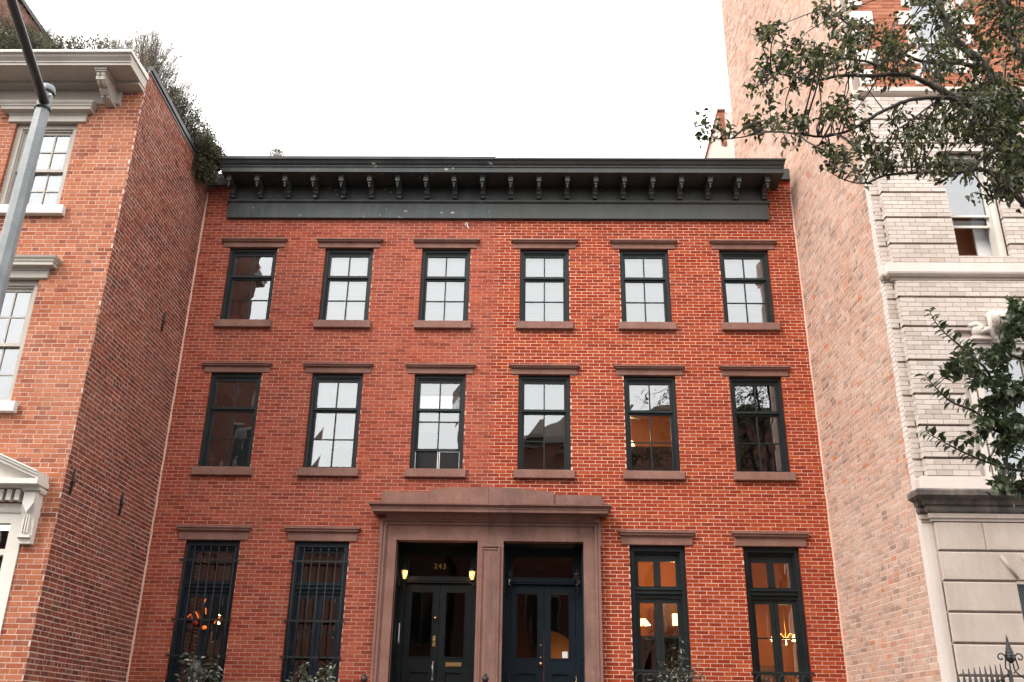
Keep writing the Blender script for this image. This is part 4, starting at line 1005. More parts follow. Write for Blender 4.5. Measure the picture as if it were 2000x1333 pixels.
def tree(T, limbs, clusters, leafm, rng, leaf_n, lscale, twigr=.0045, spread=.11, droop=-.35, ydepth=1.0):
    pts_all = []
    for pts, r0, r1 in limbs:
        pl = bez(pts); n = len(pl); rad = [r0+(r1-r0)*(i/(n-1))**.8 for i in range(n)]
        pl = [p+Vector((rng.uniform(-1, 1), rng.uniform(-1, 1), rng.uniform(-1, 1)))*min(.012, .25*rad[i]) for i, p in enumerate(pl)]
        MB().tube(pl, rad, 7).build('limb', M['bark'], T); pts_all += pl
    mats = []; tw = MB()
    for (cx, cy, rx, ry, n, Yc) in clusters:
        for _ in range(n):
            while True:
                a, b = rng.uniform(-1, 1), rng.uniform(-1, 1)
                if a*a+b*b <= 1: break
            c = at(cx+a*rx, cy+b*ry, Yc+rng.gauss(0, .42 if n > 6 else .10)*ydepth)
            near = min(pts_all, key=lambda p: (p-c).length_squared)
            dvec = c-near; dist = dvec.length
            mid = near+dvec*.55+Vector((rng.uniform(-.08, .08), rng.uniform(-.08, .08), rng.uniform(-.02, .10)))*min(1, dist*1.5)
            pl = bez([near, mid, c], 4); m_ = len(pl)
            tw.tube(pl, [twigr*(1.6-1.1*i/(m_-1))*(1+min(dist, 1.2)*.7) for i in range(m_)], 4, False)
            out = (c-mid).normalized()
            k = int(leaf_n*rng.uniform(.7, 1.3))
            for j in range(k):
                t = rng.random(); back = min(dist, spread*3)
                p = c-out*back*t*rng.random()+Vector((rng.gauss(0, 1), rng.gauss(0, 1), rng.gauss(0, 1)))*spread*.55
                dv = out*.5+Vector((rng.gauss(0, .7), rng.gauss(0, .7), rng.gauss(droop, .5)))
                mats.append(leaf_matrix(p, dv, rng.uniform(-.9, .9), lscale*rng.uniform(.65, 1.2)))
    tw.build('twigs', M['bark'], T)['kind'] = 'stuff'
    put_leaves(T, mats, leafm)

T1 = thing('street_tree', 'tall street tree whose leafy limbs reach left over the cream brick building', 'tree', (6.1, -6.9, .14))
Y1 = -6.9; A_ = lambda x, y, dy=0.0: at(x, y, Y1+dy)
trunk_top = Vector((6.0, Y1, 5.9))
MB().tube(bez([Vector((6.1, Y1, .1)), Vector((6.08, Y1, 2.5)), Vector((6.0, Y1, 4.6)), trunk_top, Vector((6.1, Y1+.1, 8.5)), Vector((5.9, Y1+.3, 11.0))]), [.20-.15*i/40 for i in range(41)], 10).build('trunk', M['bark'], T1)
limbs = [
 ([trunk_top, A_(2010, 330), A_(1920, 225, -.1), A_(1848, 182, -.2), A_(1806, 160, -.2), A_(1765, 146, -.2), A_(1700, 148, -.3), A_(1644, 148, -.3), A_(1600, 156, -.3), A_(1545, 150, -.4), A_(1505, 140, -.4)], .055, .006),
 ([trunk_top+Vector((0, 0, -.3)), A_(1990, 285, -.3), A_(1880, 200, -.5), A_(1785, 195, -.6), A_(1720, 220, -.6), A_(1665, 252, -.6), A_(1610, 267, -.6), A_(1560, 262, -.6), A_(1500, 258, -.6), A_(1450, 268, -.6), A_(1400, 271, -.6), A_(1378, 250, -.6)], .030, .003),
 ([trunk_top+Vector((0, 0, .8)), A_(1960, 170, .2), A_(1868, 80, .3), A_(1842, 30, .3), A_(1825, -40, .4)], .06, .03),
 ([trunk_top+Vector((0, 0, .5)), A_(1990, 200, .5), A_(1900, 130, .5), A_(1800, 120, .4), A_(1720, 80, .4), A_(1660, 50, .4), A_(1615, 15, .4)], .04, .006),
 ([trunk_top+Vector((0, 0, -.6)), A_(2000, 400, -.3), A_(1930, 335, -.4), A_(1860, 338, -.4), A_(1790, 338, -.4), A_(1730, 343, -.4), A_(1690, 358, -.4), A_(1650, 352, -.4), A_(1610, 330, -.4)], .035, .003),
 ([A_(1765, 146, -.2), A_(1690, 120, -.1), A_(1620, 112, -.1), A_(1560, 95, -.1), A_(1510, 78, -.1), A_(1475, 58, -.1)], .018, .003),
 ([trunk_top+Vector((0, 0, 1.4)), A_(1985, 90, .3), A_(1965, 20, .3), A_(1940, -60, .3)], .045, .02),
 ([A_(1848, 182, -.2), A_(1780, 235, -.1), A_(1740, 262, -.1), A_(1700, 300, -.1)], .012, .003),
 ([A_(1930, 335, -.4), A_(1960, 365, -.5), A_(1935, 385, -.5)], .014, .004),
]
cl = [(1915, 140, 95, 150, 120, Y1+.3), (1965, 260, 50, 120, 78, Y1+.1), (1800, 75, 70, 85, 36, Y1+.3), (1720, 110, 60, 60, 36, Y1+.1), (1655, 55, 48, 58, 24, Y1+.2), (1612, 20, 22, 28, 8, Y1+.3), (1640, 130, 60, 22, 14, Y1-.2),
      (1570, 100, 62, 30, 18, Y1-.1), (1500, 62, 30, 12, 9, Y1-.1), (1520, 125, 40, 28, 12, Y1-.3), (1490, 160, 28, 20, 6, Y1-.4), (1560, 160, 40, 14, 6, Y1-.4), (1492, 178, 18, 10, 3, Y1-.5),
      (1530, 240, 50, 20, 13, Y1-.6), (1550, 275, 18, 9, 3, Y1-.6), (1480, 240, 25, 18, 6, Y1-.6), (1412, 258, 12, 10, 3, Y1-.6), (1374, 230, 9, 12, 2, Y1-.6), (1372, 260, 8, 8, 2, Y1-.6), (1625, 225, 20, 22, 7, Y1-.5), (1655, 205, 40, 22, 9, Y1-.4), (1680, 250, 14, 12, 3, Y1-.5),
      (1620, 308, 32, 20, 9, Y1-.4), (1680, 315, 45, 30, 14, Y1-.4), (1745, 305, 45, 32, 18, Y1-.3), (1800, 290, 40, 45, 20, Y1-.2), (1855, 250, 50, 45, 26, Y1), (1870, 330, 60, 22, 18, Y1-.3), (1945, 380, 45, 14, 9, Y1-.5), (1750, 230, 22, 18, 5, Y1-.2), (1975, 60, 40, 80, 34, Y1+.4), (1990, 340, 25, 40, 16, Y1), (1935, 225, 55, 50, 44, Y1-.2), (1965, 310, 40, 60, 40, Y1-.2), (1900, 60, 70, 60, 10, Y1+.5)]
tree(T1, limbs, cl, leaf_mesh('leaf', M['leaf'], .078, .042), random.Random(12), 14, 1.0, spread=.085)

T2 = thing('street_tree', 'young dark leaved tree with upright shoots in front of the carved keystone window', 'tree', (4.9, -8.7, .14))
Y2 = -8.7; S_ = lambda x, y, dy=0.0: at(x, y, Y2+dy)
tb = Vector((4.75, Y2, 3.4))
MB().tube(bez([Vector((4.9, Y2, .1)), Vector((4.85, Y2, 1.6)), tb, Vector((4.6, Y2+.1, 4.6)), Vector((4.5, Y2+.2, 6.0))]), [.07-.05*i/32 for i in range(33)], 8).build('trunk', M['bark'], T2)
limbs = [([tb+Vector((0, 0, .8)), S_(1990, 780), S_(1920, 715, -.1), S_(1870, 672, -.1), S_(1835, 640, -.1), S_(1814, 606, -.1)], .016, .002),
         ([tb+Vector((0, 0, .4)), S_(1980, 850), S_(1905, 805, -.2), S_(1858, 785, -.2), S_(1830, 760, -.2), S_(1806, 733, -.2)], .016, .002),
         ([tb, S_(2000, 920), S_(1935, 905, -.2), S_(1885, 885, -.2), S_(1840, 862, -.2), S_(1805, 842, -.2)], .014, .002),
         ([tb, S_(2010, 960), S_(1960, 945, -.2), S_(1935, 950, -.2)], .010, .002),
         ([tb+Vector((0, 0, 1.0)), S_(1990, 700, .1), S_(1965, 640, .1), S_(1985, 600, .1)], .014, .003),
         ([tb+Vector((0, 0, .9)), S_(1990, 760, .2), S_(1940, 700, .2), S_(1910, 690, .2)], .012, .003)]
rg = random.Random(6)
def shoot(T, pl, rng, s, mats, n0=.0):
    """alternate leaves along a shoot, close together and drooping to both sides"""
    L_ = 0; i = 0
    pl = bez(pl, 10)
    for a, b in zip(pl, pl[1:]):
        d_ = (b-a); k = max(1, int(d_.length/.018))
        for j in range(k):
            p = a.lerp(b, (j+rng.random())/k); side = 1 if (i % 2) else -1; i += 1
            out = d_.normalized().cross(Vector((0, 1, .2))).normalized()*side
            dv = out*.9+d_.normalized()*.45+Vector((rng.gauss(0, .2), rng.gauss(-.2, .45), rng.gauss(-.15, .2)))
            mats.append(leaf_matrix(p, dv, rng.uniform(-.5, .5), s*rng.uniform(.75, 1.15)))
LM2 = leaf_mesh('leaf', M['leaf2'], .078, .048)
mats = []; ptl = []
for pts, r0, r1 in limbs:
    pl = bez(pts); MB().tube(pl, [r0+(r1-r0)*i/(len(pl)-1) for i in range(len(pl))], 6).build('limb', M['bark'], T2); shoot(T2, pts, rg, .95, mats); ptl += pl
tw = MB()
for cx, cy, rx, ry, n in ((1968, 745, 42, 105, 20), (1915, 730, 40, 45, 9), (1985, 640, 22, 45, 14), (1930, 850, 50, 35, 9), (1985, 870, 25, 60, 10), (1975, 950, 30, 14, 6), (1885, 700, 22, 28, 8), (1990, 600, 15, 12, 4), (1960, 800, 45, 40, 8)):
    for _ in range(n):
        a, b = rg.uniform(-1, 1), rg.uniform(-1, 1); c = at(cx+a*rx, cy+b*ry, Y2+rg.gauss(0.05, .22))
        near = min(ptl, key=lambda p: (p-c).length_squared); tw.tube([near, near.lerp(c, .5)+Vector((0, 0, .02)), c], [.004, .003, .002], 4, False)
        shoot(T2, [near.lerp(c, .35), near.lerp(c, .7)+Vector((0, 0, .015)), c], rg, .95, mats)
        for _k in range(3): mats.append(leaf_matrix(c+Vector((rg.gauss(0, .05), rg.gauss(0, .05), rg.gauss(0, .05))), Vector((rg.gauss(0, 1), rg.gauss(-.3, 1), rg.gauss(-.2, .6))), rg.uniform(-.8, .8), rg.uniform(.7, 1.1)))
tw.build('twigs', M['bark'], T2)['kind'] = 'stuff'
put_leaves(T2, mats, LM2)

# ------------------------------------------------------------------ planting on the townhouse roof
def shrub(name, label, X, blobs, mat, lsize, rng, n_leaf, basez=11.5, twig=True, lw=.5):
    """blobs: (px, py, rpx) ellipsoids of leaves at plane X"""
    cs = [(atX(px, py, X+dx), rp*((atX(px, py, X+dx)-CAM).dot(FW))/FPX) for px, py, rp, dx in blobs]
    c0 = cs[0][0]
    T = thing(name, label, 'shrub' if 'grass' not in name else 'grass', (c0.x, c0.y, basez))
    st = MB(); lm = leaf_mesh('leaf', mat, lsize, lsize*lw); mb = MB()
    for c, r in cs:
        root = Vector((c.x+rng.uniform(-.1, .1), c.y+rng.uniform(-.1, .1), basez))
        n = int(n_leaf*r*r)
        tips = []
        for _ in range(max(6, int(n/14))):
            v = Vector((rng.gauss(0, 1), rng.gauss(0, 1), rng.gauss(0, 1))).normalized()*r*rng.uniform(.45, 1.12)
            tip = c+v; tips.append(tip); st.tube(bez([root, root.lerp(tip, .5)+Vector((rng.uniform(-.05, .05), rng.uniform(-.05, .05), .05)), tip], 3), [.010, .008, .006, .005, .004, .003, .002], 4, False)
        for _ in range(n):
            tip = rng.choice(tips); p = tip+Vector((rng.gauss(0, .05), rng.gauss(0, .05), rng.gauss(0, .06)))+(c-tip)*rng.random()*.4
            mt = leaf_matrix(p, (p-c)+Vector((rng.gauss(0, .1), rng.gauss(0, .1), rng.gauss(.05, .12))), rng.uniform(-1.5, 1.5), rng.uniform(.6, 1.3))
            mb.add([mt @ Vector(v) for v in lm[1]], lm[2], True)
    st.build('stems', M['bark'], T); o = mb.build('foliage', mat, T); o['kind'] = 'stuff'
    return T
rs = random.Random(9)
shrub('roof_shrub', 'dense round dark shrub overhanging the roof edge beside the black cornice', -6.35, [(408, 312, 30, .1), (400, 290, 28, .1), (420, 300, 19, .2), (404, 338, 22, .15), (390, 325, 22, .05), (424, 322, 15, .2)], M['shrub'], .042, rs, 26000)
shrub('roof_shrub', 'loose airy shrub behind the party wall coping, left of the dense one', -6.55, [(388, 250, 30, 0), (368, 226, 27, 0), (350, 206, 24, 0), (404, 270, 22, 0), (374, 262, 24, 0), (340, 185, 18, 0), (410, 285, 16, 0)], M['shrub'], .045, rs, 9500)
shrub('roof_shrub', 'low small leaved shrub above the cream cornice beside the lamp arm', -8.35, [(115, 90, 16, 0), (150, 86, 14, 0), (185, 86, 14, .3), (212, 90, 12, .5), (135, 93, 12, 0), (90, 91, 14, -.2), (168, 93, 12, .2)], M['shrub'], .052, rs, 11000)
shrub('roof_shrub', 'dark green hedge mass at the top left behind the cornice', -9.3, [(20, 78, 24, 0), (60, 80, 20, 0), (-15, 70, 26, 0), (85, 90, 14, .1), (40, 62, 16, 0)], M['shrub'], .05, rs, 13000)
def grass(label, X, spots, mat, rng, n, basez=11.5, h=(1, 1)):
    c0 = atX(spots[0][0], spots[0][1], X); T = thing('roof_grass', label, 'grass', (c0.x, c0.y, basez)); mb = MB(); pl_ = MB()
    for px, py, spr in spots:
        tp = atX(px, py, X)
        for _ in range(n):
            root = Vector((tp.x+rng.gauss(0, .06), tp.y+rng.gauss(0, .10), basez))
            tip = tp+Vector((rng.gauss(0, 1), rng.gauss(0, 1), rng.gauss(-.25, .55)))*spr
            mid = root.lerp(tip, .55)+Vector((0, 0, .08)); pts = bez([root, mid, tip], 4)
            mb.tube(pts, [.0045*(1-.75*i/(len(pts)-1)) for i in range(len(pts))], 3, False)
            if rng.random() < .45:        # feathery plume
                for k in range(12):
                    q = pts[-1].lerp(pts[-3], rng.random()); mb.tube([q, q+Vector((rng.gauss(0, .045), rng.gauss(0, .045), rng.gauss(.03, .05)))], [.0022, .001], 3, False)
    o = mb.build('blades', mat, T); o['kind'] = 'stuff'; return T
grass('pale feathery grass leaning over the cornice corner and coping', -6.6, [(300, 92, .24), (318, 112, .26), (288, 72, .22), (345, 142, .27), (330, 160, .24), (358, 180, .22), (310, 70, .25)], M['grass'], rs, 110)
grass('thin dry grass plumes above the cream cornice near its bracket', -7.6, [(215, 80, .18), (245, 83, .18), (265, 78, .18), (232, 70, .16)], M['grass'], rs, 60)
grass('reddish feathery grass at the far top left corner', -9.7, [(10, 40, .25), (45, 45, .25), (75, 55, .2), (95, 62, .18), (-10, 30, .25)], M['grassr'], rs, 160)

# ------------------------------------------------------------------ plants at the foot of the picture
def stem_plant(name, label, base, tips, mat, ls, lw, rng, per, cat='plant', pot=True):
    T = thing(name, label, cat, base); st = MB(); mats = []
    b = Vector(base)
    for tp in tips:
        tp = Vector(tp); mid = b.lerp(tp, .5)+Vector((rng.uniform(-.05, .05), rng.uniform(-.05, .05), .05)); pl = bez([b, mid, tp], 5)
        st.tube(pl, [.007-.005*i/(len(pl)-1) for i in range(len(pl))], 5, False)
        for k in range(per):
            t = rng.uniform(.35, 1.0); q = pl[min(len(pl)-1, int(t*(len(pl)-1)))]
            dv = Vector((rng.gauss(0, 1), rng.gauss(-.3, 1), rng.gauss(.1, .6)))
            p = q+dv.normalized()*rng.uniform(.01, .06); mats.append(leaf_matrix(p, dv, rng.uniform(-.8, .8), rng.uniform(.6, 1.2)))
    st.build('stems', M['bark'], T)
    put_leaves(T, mats, leaf_mesh('leaf', mat, ls, lw), 60)
    if pot:
        p = MB(); p.lathe(b.x, b.y, [(.13, b.z-.28), (.17, b.z), (.18, b.z+.01), (.16, b.z+.012), (.155, b.z-.02), (.001, b.z-.02)], 14); p.build('pot', M['brownstone'], T)
    return T
rp = random.Random(31)
tp = lambda L_, Y: [at(x, y, Y+rp.uniform(-.12, .12)) for x, y in L_]
stem_plant('potted_plant', 'grey-green leafy plant before the leftmost barred window', at(395, 1425, -.45), tp([(372, 1272), (360, 1290), (395, 1285), (415, 1292), (425, 1300), (385, 1278), (405, 1310), (430, 1315), (352, 1318), (415, 1325), (365, 1272), (425, 1280)], -.45), M['shrubg'], .085, .052, rp, 30)
stem_plant('potted_plant', 'grey-green leafy plant before the second barred window', at(605, 1430, -.45), tp([(572, 1312), (590, 1305), (565, 1320), (600, 1318), (640, 1298), (648, 1290), (630, 1310), (655, 1305), (580, 1325), (645, 1320), (592, 1292)], -.45), M['shrubg'], .085, .050, rp, 28)
stem_plant('potted_shrub', 'small olive-like shrub before the lit window right of the doors', at(1332, 1440, -.7), tp([(1327, 1240), (1328, 1262), (1330, 1280), (1290, 1290), (1300, 1305), (1280, 1315), (1350, 1285), (1362, 1292), (1380, 1300), (1372, 1315), (1310, 1290), (1345, 1310), (1318, 1318), (1270, 1322), (1385, 1322), (1330, 1300), (1295, 1322), (1355, 1325)], -.7), M['shrubg'], .06, .024, rp, 34, 'shrub')
# grey stone garden figure half hidden by the leaves
SF = thing('garden_ornament', 'rounded grey stone ornament behind the leaves at the leftmost barred window', 'ornament', tuple(at(378, 1420, -.3)))
o_ = at(378, 1330, -.3); s = MB(); s.lathe(o_.x, o_.y, [(.10, o_.z-.6), (.12, o_.z-.3), (.13, o_.z), (.12, o_.z+.12), (.09, o_.z+.22), (.04, o_.z+.27), (.001, o_.z+.28)], 14); s.build('body', M['concrete'], SF)
# tables that carry the pots
for x in (395, 605):
    b = at(x, 1425, -.45); MB().box(b.x-.25, b.x+.25, b.y-.22, b.y+.22, .14, b.z-.285).build('plant_stand', M['concrete'])
for o in [o for o in bpy.data.objects if o.name.startswith('plant_stand')]:
    tag(o, 'concrete block below the %s barred window plant' % ('leftmost' if o.name == 'plant_stand' else 'second'), 'plinth')
b = at(1332, 1440, -.7); tag(MB().box(b.x-.2, b.x+.2, b.y-.2, b.y+.2, .14, b.z-.285).build('plant_stand', M['concrete']), 'concrete block below the olive-like shrub', 'plinth')

# ------------------------------------------------------------------ ironwork
for c, lab in ((0, 'black iron bar guard over the leftmost ground window'), (1, 'black iron bar guard over the second ground window')):
    cx = CX[c]; G = thing('window_guard', lab, 'window guard', (cx, -.05, GZ0)); x0, x1 = cx-WW/2, cx+WW/2; y = -.035
    for z in (4.235, 3.29, 2.735):
        MB().box(x0-.035, x1+.03, y-.008, y+.008, z-.014, z+.014).build('rail', M['iron'], G)
    for k in range(7):
        x = x0+.055+(WW-.11)*k/6; b = MB(); b.tube([(x, y-.012, GZ0), (x, y-.012, 4.37)], .0085, 6); b.ball((x, y-.012, 4.385), .013, 6, 1.3); b.lathe(x, y-.012, [(.012, 4.40), (.014, 4.415), (.003, 4.46), (.001, 4.47)], 6)
        b.build('bar', M['iron'], G)
for c, lab in ((4, 'low black iron rail with arches before the lit window next to the doors'), (5, 'low black iron rail with arches before the rightmost lit window')):
    cx = CX[c]; G = thing('balcony_rail', lab, 'railing', (cx, -.05, GZ0)); x0, x1 = cx-WW/2, cx+WW/2; y = -.03
    MB().box(x0-.03, x1+.03, y-.01, y+.01, 2.60, 2.625).build('rail', M['iron'], G)
    for k in range(5):
        x = x0+.10+(WW-.2)*k/4; pts = [(x-.065, y, GZ0)]+[(x-.065*math.cos(t*math.pi/6), y, 2.50+.075*math.sin(t*math.pi/6)) for t in range(7)]+[(x+.065, y, GZ0)]
        MB().tube(pts, .009, 5).build('arch', M['iron'], G)
# stoop handrails with finials that just reach into the picture
for px, lab in ((712, 'black iron newel finial at the left edge of the stoop'), (948, 'black iron newel finial before the centre pilaster')):
    p = at(px, 1322, -1.6); H_ = thing('stoop_newel', lab, 'newel', (p.x, p.y, .6))
    n_ = MB(); n_.tube([(p.x, p.y, .6), (p.x, p.y, p.z-.08)], .022, 8); n_.build('post', M['iron'], H_)
    n_ = MB(); n_.ball((p.x, p.y, p.z-.035), .05, 10); n_.lathe(p.x, p.y, [(.03, p.z-.10), (.035, p.z-.09), (.02, p.z-.07)], 8); n_.lathe(p.x, p.y, [(.02, p.z+.01), (.024, p.z+.02), (.004, p.z+.05)], 8); n_.build('finial', M['iron'], H_)
# spear-headed railing of the cream building
FT = thing('iron_railing', 'black spear topped iron railing with scroll finial at the cream building', 'railing', (4.9, -5.0, .14))
ln = [at(1869, 1309, -5.5), at(1953, 1297, -4.7)]
for i in range(9):
    t = i/8; p = ln[0].lerp(ln[1], t); s = MB()
    s.tube([(p.x, p.y, .6), (p.x, p.y, p.z-.20)], .010, 5); s.tube([(p.x, p.y, p.z-.21), (p.x, p.y, p.z-.17), (p.x, p.y, p.z-.15), (p.x, p.y, p.z)], [.014, .022, .018, .004], 6); s.build('spear', M['iron'], FT)
a, b = ln; r = MB(); r.tube([a+Vector((-.1, -.1, -.24)), b+Vector((.25, .25, -.24))], .016, 6); r.build('rail', M['iron'], FT)
p = at(1970, 1300, -4.75); s = MB(); s.tube([(p.x, p.y, .6), (p.x, p.y, p.z-.05)], .022, 8); s.build('post', M['iron'], FT)
s = MB(); q = at(1969, 1262, -4.75); z0 = at(1972, 1296, -4.75).z
s.lathe(q.x, q.y, [(.015, z0), (.045, z0+.03), (.05, z0+.07), (.035, z0+.09)], 8)
for k in range(5): s.lathe(q.x, q.y, [(.052-.009*k, z0+.08+.033*k), (.045-.009*k, z0+.105+.033*k), (.022-.003*k, z0+.118+.033*k)], 8)
s.lathe(q.x, q.y, [(.018, z0+.23), (.003, z0+.30)], 6); s.build('finial', M['iron'], FT)
for sd in (-1, 1):
    pts = []
    for k in range(22):
        t = k/21; an = -1.2+t*7.2; rr = .055*(1-.72*t); pts.append((q.x+sd*(.10-rr*math.cos(an)*1.0), q.y, z0+.06+rr*math.sin(an)*1.0))
    MB().tube([(q.x+sd*.01, q.y, z0-.10), (q.x+sd*.07, q.y, z0-.05)]+pts[2:], .008, 5).build('scroll', M['iron'], FT)
    MB().tube(bez([Vector((q.x+sd*.02, q.y, z0)), Vector((q.x+sd*.03, q.y, z0-.08)), Vector((q.x+sd*.12, q.y, z0-.16)), Vector((q.x+sd*.20, q.y, z0-.19))], 4), .008, 5).build('scroll', M['iron'], FT)
# eye bolt under the frieze
p = at(911, 438, -.03); E_ = MB(); E_.tube([(p.x+.025*math.cos(t*math.pi/5), -.03, p.z+.025*math.sin(t*math.pi/5)) for t in range(11)], .008, 6); E_.tube([(p.x+.015, -.03, p.z-.02), (p.x+.05, -.035, p.z-.11)], [.007, .014], 6); E_.tube([(p.x, .02, p.z-.02), (p.x, -.03, p.z-.02)], .007, 6)
tag(E_.build('eye_bolt', M['white']), 'small white eye bolt in the brick under the black frieze', 'bolt')

# ------------------------------------------------------------------ lanterns in the porches
def lantern(x, z, side, lit, label):
    y = .30; Lt = thing('wall_lantern', label, 'lantern', (x, y, z))
    q = MB(); wx = x+side*.075
    q.bbox(min(wx, wx+side*.012), max(wx, wx+side*.012), y-.035, y+.035, z-.22, z-.04, .002); q.tube([(wx, y, z-.16), (x+side*.02, y, z-.19), (x, y, z-.12)], .009, 6); q.build('bracket', M['iron'], Lt)
    g = MB(); g.lathe(x, y, [(.028, z-.07), (.048, z+.055)], 6)
    for i in range(len(g.sm)): g.sm[i] = False
    g.build('glass', M['lampg'] if lit else M['glassd'], Lt)
    t = MB(); t.lathe(x, y, [(.070, z+.062), (.066, z+.075), (.03, z+.115), (.012, z+.125), (.014, z+.14), (.002, z+.155)], 6); t.lathe(x, y, [(.02, z-.12), (.038, z-.10), (.036, z-.085), (.001, z-.085)], 6)
    for k in range(6):
        an = 2*math.pi*k/6; t.tube([(x+.035*math.cos(an), y+.035*math.sin(an), z-.085), (x+.061*math.cos(an), y+.061*math.sin(an), z+.065)], .005, 4)
    t.build('cap', M['iron'], Lt)
    if lit:
        MB().ball((x, y, z-.005), .024, 8, 1.5).build('bulb', M['bulb'], Lt)
        l = bpy.data.lights.new('lantern_light', 'POINT'); l.energy = lit; l.color = (1.0, .62, .28); l.shadow_soft_size = .03
        lo = bpy.data.objects.new('lantern_light', l); COL.objects.link(lo); lo.location = (x-side*.02, y-.02, z-.005); setparent(lo, Lt)
M['lampg'] = emit_mat('lit_lantern_glass', (1.0, .55, .20), .8)
lantern(DOOR[0][0]+.12, 4.10, -1, 2.2, 'lit black lantern at the left of the door numbered 243')
lantern(DOOR[0][1]-.10, 4.10, 1, 2.6, 'lit black lantern beside the centre pilaster')
lantern(DOOR[1][0]+.10, 4.03, -1, 0, 'unlit lantern at the left of the navy doors')
lantern(DOOR[1][1]-.09, 4.05, 1, 0, 'unlit lantern at the right of the navy doors')

# ------------------------------------------------------------------ things seen through the windows
def room_light(par, loc, e, col=(1.0, .58, .24), r=.08):
    l = bpy.data.lights.new('lamp_light', 'POINT'); l.energy = e; l.color = col; l.shadow_soft_size = r
    lo = bpy.data.objects.new('lamp_light', l); COL.objects.link(lo); lo.location = loc; setparent(lo, par)
def shade_lamp(name, label, p, r0, r1, h, mat, e=0, stem=.35, light_dz=-.05):
    T = thing(name, label, 'lamp', (p.x, p.y, p.z-stem)); s = MB(); s.lathe(p.x, p.y, [(r0, p.z+h), (r1, p.z), (r1-.006, p.z), (r0-.006, p.z+h)], 16); s.build('lamp_shade', mat, T)
    s = MB(); s.tube([(p.x, p.y, p.z-stem), (p.x, p.y, p.z+h*.4)], .012, 6); s.lathe(p.x, p.y, [(.09, p.z-stem), (.07, p.z-stem+.02), (.02, p.z-stem+.05)], 10); s.build('lamp_base', M['brass'], T)
    if e: room_light(T, (p.x, p.y, p.z+light_dz), e)
    return T
shade_lamp('table_lamp', 'white drum lampshade behind the leftmost window of the middle row', at(469, 862, .62), .105, .12, .20, M['curtain'], 0, .30)
shade_lamp('table_lamp', 'small pale lampshade low behind the second barred window', at(588, 1253, .55), .06, .085, .16, M['curtain'], 0, .3)
# middle row: curtains and clutter
q = MB(); n = 14; X0 = CX[0]+WW/2-.20
q.add([v for i in range(n+1) for v in ((X0+.05*math.sin(i*.5)+.03, .30, ROWS[1][0]+.6+1.05*i/n), (X0+.22, .30, ROWS[1][0]+.6+1.05*i/n))], [(2*i, 2*i+1, 2*i+3, 2*i+2) for i in range(n)], True)  # curved white strip stands for sky mirrored in the pane
tag(q.build('curtain', M['curtain']), 'narrow white strip imitating sky mirrored at the right of the window with the drum lampshade', 'curtain')
for k, (px, py, hh) in enumerate(((405, 905, .30), (413, 905, .16), (432, 908, .07), (457, 908, .13))):
    p = at(px, py, .42); s = MB(); s.lathe(p.x, p.y, [(.03, p.z-.05), (.032, p.z+hh*.55), (.012, p.z+hh*.75), (.012, p.z+hh), (.001, p.z+hh)], 10)
    tag(s.build('vase', M['curtain']), ['tallest slim white vase on the sill of the lampshade window', 'second white vase on the sill of the lampshade window', 'low white bowl-like vase on the sill of the lampshade window', 'white vase right of centre on the sill of the lampshade window'][k], 'vase')
def drape(cx, x0, x1, z0, z1, lab, y=.27, wave=.03):
    q = MB(); n = 30; m_ = 14; vs = []; rr = random.Random(int(abs(x0)*100))
    for j in range(m_+1):
        for i in range(n+1):
            u = i/n; v = j/m_; x = x0+(x1-x0)*u; z = z0+(z1-z0)*v
            vs.append((x+.03*math.sin(v*6+u*2)*(1-v), y+wave*math.sin(u*19+v*1.5)+.02*math.sin(u*7+v*9), z))
    q.add(vs, [(j*(n+1)+i, j*(n+1)+i+1, (j+1)*(n+1)+i+1, (j+1)*(n+1)+i) for j in range(m_) for i in range(n)], True)
    return tag(q.build('curtain', M['curtain']), lab, 'curtain')
drape(CX[1], CX[1]-.40, CX[1]+.40, ROWS[1][0]+.45, ROWS[1][1]-.12, 'white curtain filling the second window of the middle row')
drape(CX[1], CX[1]-.40, CX[1]-.10, ROWS[1][0]+.05, ROWS[1][0]+.50, 'gathered lower curtain end at the left of the second middle window', y=.30)
p = at(655, 900, .42); s = MB(); s.lathe(p.x, p.y, [(.10, p.z-.12), (.16, p.z), (.13, p.z+.13), (.05, p.z+.2), (.001, p.z+.21)], 12); tag(s.build('cushion', M['woodd']), 'dark rounded cushion low in the second window of the middle row', 'cushion')
drape(CX[2], CX[2]-.40, CX[2]-.02, ROWS[1][0]+.75, ROWS[1][1]-.1, 'white curtain in the left half of the window with the raised sash', wave=.012)
drape(CX[3], CX[3]-.40, CX[3]+.40, ROWS[1][1]-.62, ROWS[1][1]-.1, 'white valance at the top of the window above the right pediment stone', wave=.006)
drape(CX[4], CX[4]-.40, CX[4]+.40, ROWS[1][1]-.62, ROWS[1][1]-.1, 'white valance above the amber room of the middle row', wave=.006)
# amber room of the middle row
p = Vector((CX[4]-.25, 1.4, ROWS[1][0]+.80)); T = shade_lamp('table_lamp', 'lit lamp deep inside the amber room of the middle row', p, .08, .13, .16, M['lampsh'], 0, .3); room_light(T, (p.x, p.y, p.z+.25), 7)
tag(MB().bbox(CX[4]-.75, CX[4]+.75, .55, .9, ROWS[1][0]-.6, ROWS[1][0]+.62, .01).build('darkening_box', M['woodd']), 'dark wooden box added to darken the lower half of the amber room of the middle row', 'darkening_box')  # added dark box imitating the shade in the room's lower half
f = thing('ceiling_fan', 'dark ceiling fan in the amber room of the middle row', 'fan', (CX[4]-.38, .9, ROWS[1][0]+1.28))
MB().lathe(CX[4]-.38, .9, [(.05, ROWS[1][0]+1.22), (.07, ROWS[1][0]+1.28), (.03, ROWS[1][0]+1.34), (.02, ROWS[1][1]+.2)], 10).build('hub', M['woodd'], f)
